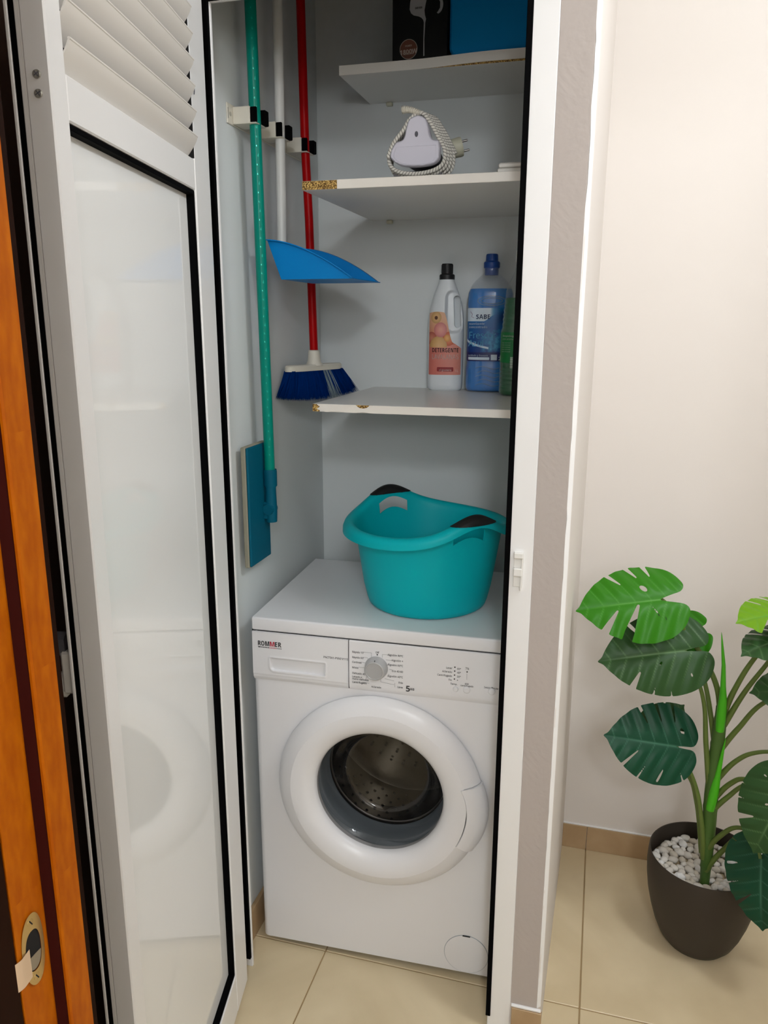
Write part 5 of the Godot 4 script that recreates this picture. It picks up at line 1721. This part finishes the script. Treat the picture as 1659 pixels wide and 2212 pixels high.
func plant() -> void:
	M.leaf = mat(255, 255, 255, 0.42, 0, 0.35)
	M.leaf.vertex_color_use_as_albedo = true
	M.leaf.cull_mode = BaseMaterial3D.CULL_DISABLED
	M.leaf.backlight_enabled = true
	M.leaf.backlight = Color(0.08, 0.14, 0.04)
	M.stalk = mat(96, 116, 50, 0.5)
	M.stem = mat(70, 104, 40, 0.55)
	M.bud = mat(70, 180, 16, 0.4)
	# pot
	var t := thing("plant_pot", "dark brown rounded plant pot filled with white pebbles", "plant pot", POT)
	var g := Geo.new()
	g.lathe([Vector2(0, 0.002), Vector2(0.066, 0.0), Vector2(0.074, 0.003), Vector2(0.088, 0.022), Vector2(0.101, 0.052), Vector2(0.1125, 0.090), Vector2(0.1215, 0.130), Vector2(0.1268, 0.170), Vector2(0.1285, 0.200), Vector2(0.1275, 0.225), Vector2(0.1262, 0.2385), Vector2(0.1252, 0.2400), Vector2(0.1236, 0.2392), Vector2(0.1242, 0.225), Vector2(0.1245, 0.195), Vector2(0.122, 0.16)], 96)
	obj("pot_wall", g, M.pot, t, 60)
	g = Geo.new()
	g.lathe([Vector2(0.1235, 0.186), Vector2(0.06, 0.190), Vector2(0, 0.190)], 48)
	obj("sand_bed", g, M.sand, t)

	# the plant itself
	var p := thing("monstera_plant", "artificial monstera plant with glossy split leaves standing in the dark pot", "plant", Vector3(0.313, 0.19, -1.722))
	# points read as x, y on planes of depth
	var stem_pts := [Vector3(0.313, 0.185, -1.722), Vector3(0.3115, 0.25, -1.722), Vector3(0.309, 0.332, -1.724), Vector3(0.3055, 0.43, -1.722), Vector3(0.3050, 0.524, -1.720), Vector3(0.306, 0.60, -1.720), Vector3(0.306, 0.660, -1.720)]
	var sg := Geo.new()
	var P := []
	var R := []
	for i in stem_pts.size() - 1:
		for s in 10:
			P.append((stem_pts[i] as Vector3).lerp(stem_pts[i + 1], s / 10.0) - p.position)
			var f := (i + s / 10.0) / (stem_pts.size() - 1.0)
			R.append(lerpf(0.0105, 0.0155, smoothstep(0.0, 0.4, f)) - 0.003 * smoothstep(0.6, 1.0, f) + (0.0010 if (i * 10 + s) % 9 == 0 else 0.0))
	sg.tube(P, R, 20)
	obj("stem", sg, M.stem, p, 60)
	# bright young shoots
	var shoot := func(pts: Array, w0: float) -> void:
		var q := Geo.new()
		var n := pts.size()
		var l := []
		for i in 25:
			var f := i / 24.0 * (n - 1)
			var k: int = mini(int(f), n - 2)
			l.append((pts[k] as Vector3).lerp(pts[k + 1], f - k) - p.position)
		var r := []
		for i in 25:
			var f := i / 24.0
			r.append(w0 * pow(1.0 - f, 0.75) * (0.75 + 0.5 * sin(PI * minf(f * 2.2, 1.0)) * 0.5) + 0.0004)
		q.tube(l, r, 12)
		obj("shoot", q, M.bud, p, 60)
	shoot.call([Vector3(0.3055, 0.600, -1.712), Vector3(0.3035, 0.680, -1.708), Vector3(0.297, 0.760, -1.706), Vector3(0.2850, 0.836, -1.704)], 0.0115)
	shoot.call([Vector3(0.3045, 0.400, -1.712), Vector3(0.3095, 0.470, -1.707), Vector3(0.3135, 0.530, -1.704), Vector3(0.3175, 0.588, -1.702)], 0.0120)
	# leaf shades (linear)
	var bright := Color8(50, 124, 20).srgb_to_linear()
	var bright_v := Color8(92, 158, 62).srgb_to_linear()
	var mid := Color8(52, 84, 44).srgb_to_linear()
	var mid_v := Color8(110, 144, 96).srgb_to_linear()
	var deep := Color8(22, 74, 52).srgb_to_linear()
	var deep_v := Color8(80, 128, 104).srgb_to_linear()
	var lime := Color8(110, 160, 20).srgb_to_linear()
	var f1 := leaf_field([[0.53, -0.09, 0.84, -0.46, 0.036], [0.27, -0.05, 0.58, -0.62, 0.046], [0.42, 0.27, 0.62, 0.50, 0.024], [0.20, 0.33, 0.36, 0.62, 0.020], [0.04, 0.34, 0.12, 0.62, 0.022], [0.16, 0.17, 0.030], [0.12, -0.06, 0.05, -0.22, 0.006], [-0.02, -0.20, -0.02, -0.27, 0.006]], 0.065)
	var f2 := leaf_field([[0.56, -0.20, 0.76, -0.48, 0.032], [0.42, -0.40, 0.50, -0.60, 0.012], [0.24, -0.46, 0.26, -0.62, 0.010], [0.44, 0.20, 0.62, 0.48, 0.020], [0.22, 0.26, 0.36, 0.60, 0.016], [0.12, 0.20, 0.030], [-0.02, -0.26, -0.03, -0.31, 0.008], [0.30, -0.12, 0.014], [0.60, 0.30, 0.75, 0.45, 0.006]], 0.022)
	var f3 := leaf_field([[0.52, -0.12, 0.82, -0.42, 0.018], [0.40, -0.30, 0.56, -0.60, 0.010], [0.14, -0.30, 0.20, -0.46, 0.014], [0.42, 0.24, 0.60, 0.50, 0.020], [0.22, 0.28, 0.36, 0.60, 0.018], [0.02, 0.28, 0.10, 0.60, 0.016], [-0.08, 0.20, 0.024], [-0.12, -0.32, -0.20, -0.50, 0.010]], 0.010)
	leaf(p, f1, Vector3(0.152, 0.905, -1.685), Vector3(-0.0185, 0.875, -1.650), Vector3(-0.05, 0.70, -0.62), 0.98, bright, bright_v, 0.10, 0.30, "bright green leaf")
	leaf(p, f2, Vector3(0.2130, 0.789, -1.695), Vector3(0.0365, 0.755, -1.665), Vector3(-0.05, 0.82, -0.50), 0.98, mid, mid_v, 0.14, 0.28, "olive green leaf")
	leaf(p, f3, Vector3(0.2160, 0.553, -1.700), Vector3(0.0615, 0.572, -1.672), Vector3(-0.35, 0.85, -0.30), 1.12, deep, deep_v, 0.12, 0.22, "dark green leaf")
	# leaves behind these, of which an edge shows
	leaf(p, f1, Vector3(0.232, 0.800, -1.775), Vector3(0.120, 0.735, -1.79), Vector3(0.3, 0.75, -0.5), 1.0, bright, bright_v, 0.10, 0.2, "")
	leaf(p, f3, Vector3(0.170, 0.545, -1.760), Vector3(0.232, 0.625, -1.765), Vector3(0.7, -0.4, 0.4), 1.0, mid, mid_v, 0.10, 0.2, "")
	# leaves on the right, cut by the edge of the picture
	leaf(p, f1, Vector3(0.415, 0.905, -1.68), Vector3(0.2990, 0.897, -1.620), Vector3(0.1, 0.35, -0.9), 1.0, lime, bright_v, 0.2, 0.3, "lime green leaf")
	leaf(p, f2, Vector3(0.415, 0.865, -1.66), Vector3(0.3100, 0.835, -1.600), Vector3(0.2, 0.30, -0.9), 1.0, mid, mid_v, 0.2, 0.35, "")
	leaf(p, f3, Vector3(0.475, 0.735, -1.68), Vector3(0.3480, 0.728, -1.660), Vector3(0.1, 0.45, -0.8), 1.0, mid, mid_v, 0.2, 0.3, "")
	leaf(p, f2, Vector3(0.425, 0.540, -1.60), Vector3(0.3730, 0.4000, -1.575), Vector3(0.85, 0.25, 0.35), 1.05, mid, mid_v, 0.15, 0.30, "")
	leaf(p, f3, Vector3(0.395, 0.370, -1.600), Vector3(0.4050, 0.2250, -1.560), Vector3(0.85, 0.20, 0.45), 1.05, deep, deep_v, 0.18, 0.30, "darkest leaf, hanging over the pot rim")
	leaf(p, f3, Vector3(0.445, 0.415, -1.64), Vector3(0.480, 0.280, -1.63), Vector3(0.8, 0.3, 0.4), 1.0, deep, deep_v, 0.18, 0.30, "")
	# leaf stalks
	for l in [[[0.305, 0.640, -1.730], [0.291, 0.700, -1.736], [0.255, 0.765, -1.740], [0.217, 0.815, -1.730], [0.190, 0.868, -1.712], [0.152, 0.905, -1.698]],
			[[0.300, 0.440, -1.720], [0.281, 0.560, -1.714], [0.262, 0.680, -1.712], [0.2130, 0.789, -1.708]],
			[[0.304, 0.540, -1.726], [0.288, 0.620, -1.735], [0.268, 0.700, -1.750], [0.232, 0.800, -1.772]],
			[[0.303, 0.265, -1.718], [0.290, 0.360, -1.712], [0.266, 0.460, -1.714], [0.2160, 0.553, -1.714]],
			[[0.300, 0.275, -1.726], [0.278, 0.400, -1.735], [0.248, 0.470, -1.745], [0.170, 0.545, -1.758]],
			[[0.311, 0.630, -1.722], [0.325, 0.700, -1.712], [0.355, 0.790, -1.695], [0.405, 0.880, -1.680], [0.415, 0.905, -1.680]],
			[[0.314, 0.610, -1.720], [0.345, 0.700, -1.708], [0.378, 0.780, -1.690], [0.398, 0.840, -1.672], [0.415, 0.865, -1.662]],
			[[0.312, 0.545, -1.722], [0.342, 0.610, -1.712], [0.390, 0.690, -1.700], [0.475, 0.735, -1.682]],
			[[0.311, 0.470, -1.720], [0.345, 0.535, -1.705], [0.385, 0.572, -1.690], [0.440, 0.590, -1.670]],
			[[0.310, 0.420, -1.720], [0.338, 0.480, -1.700], [0.365, 0.520, -1.660], [0.425, 0.540, -1.602]],
			[[0.309, 0.390, -1.720], [0.335, 0.440, -1.705], [0.372, 0.492, -1.690], [0.430, 0.530, -1.66]],
			[[0.309, 0.290, -1.718], [0.327, 0.340, -1.700], [0.355, 0.395, -1.665], [0.385, 0.402, -1.630], [0.395, 0.370, -1.602]],
			[[0.311, 0.235, -1.716], [0.335, 0.290, -1.710], [0.385, 0.380, -1.685], [0.445, 0.415, -1.642]]]:
		var pts := []
		for q in l: pts.append(Vector3(q[0], q[1], q[2]))
		stalk(p, "leaf_stalk", pts, 0.0068, 0.0034, M.stalk)
	pebbles()

func pebbles() -> void:
	var rng := RandomNumberGenerator.new()
	rng.seed = 77
	var shades := [mat(214, 210, 202, 0.7), mat(206, 200, 190, 0.7), mat(222, 220, 216, 0.65), mat(200, 192, 178, 0.7)]
	var shapes := []
	for k in 6:
		var g := Geo.new()
		var nz := FastNoiseLite.new()
		nz.seed = 40 + k
		nz.frequency = 0.9
		var rows := 7
		var seg := 11
		var at := func(i: int, j: int) -> Vector3:
			var a := PI * i / rows - PI / 2
			var b := TAU * (j % seg) / seg
			var d := Vector3(cos(a) * cos(b), sin(a), cos(a) * sin(b))
			return d * (1.0 + 0.28 * nz.get_noise_3dv(d * 1.3))
		for i in rows:
			for j in seg:
				g.quad(at.call(i, j), at.call(i + 1, j), at.call(i + 1, j + 1), at.call(i, j + 1))
		shapes.append(g.mesh(180))
	var spots: Array[Vector3] = []
	var tries := 0
	while spots.size() < 165 and tries < 30000:
		tries += 1
		var a := rng.randf() * TAU
		var r := 0.1095 * sqrt(rng.randf())
		var q := Vector3(r * cos(a), 0, r * sin(a))
		# bare sand near the stem, as in the photograph
		var world := POT + q
		if Vector2(world.x - 0.313, world.z + 1.722).length() < 0.020: continue
		var size := rng.randf_range(0.0078, 0.0115)
		var ok := true
		for s in spots:
			if Vector2(s.x - q.x, s.z - q.z).length() < (s.y + size) * 0.80:
				ok = false
				break
		if ok: spots.append(Vector3(q.x, size, q.z))
	for s in spots:
		var o := MeshInstance3D.new()
		o.mesh = shapes[rng.randi() % shapes.size()]
		o.material_override = shades[rng.randi() % shades.size()]
		o.name = numbered("pebble", self)
		add_child(o)
		var k := s.y
		o.basis = Basis(Vector3.UP, rng.randf() * TAU) * Basis(Vector3(1, 0, 0), rng.randf_range(-0.35, 0.35)) * Basis.from_scale(Vector3(k * 1.22, k * 0.78, k * 0.92))
		var heap := 0.012 * smoothstep(0.03, 0.11, Vector2(s.x, s.z).length())
		o.position = POT + Vector3(s.x, 0.1895 + k * 0.75 + heap * 0.5, s.z)
		tag(o, "small smooth white pebble lying on the sand inside the dark plant pot", "pebble", "white pebbles in the plant pot")
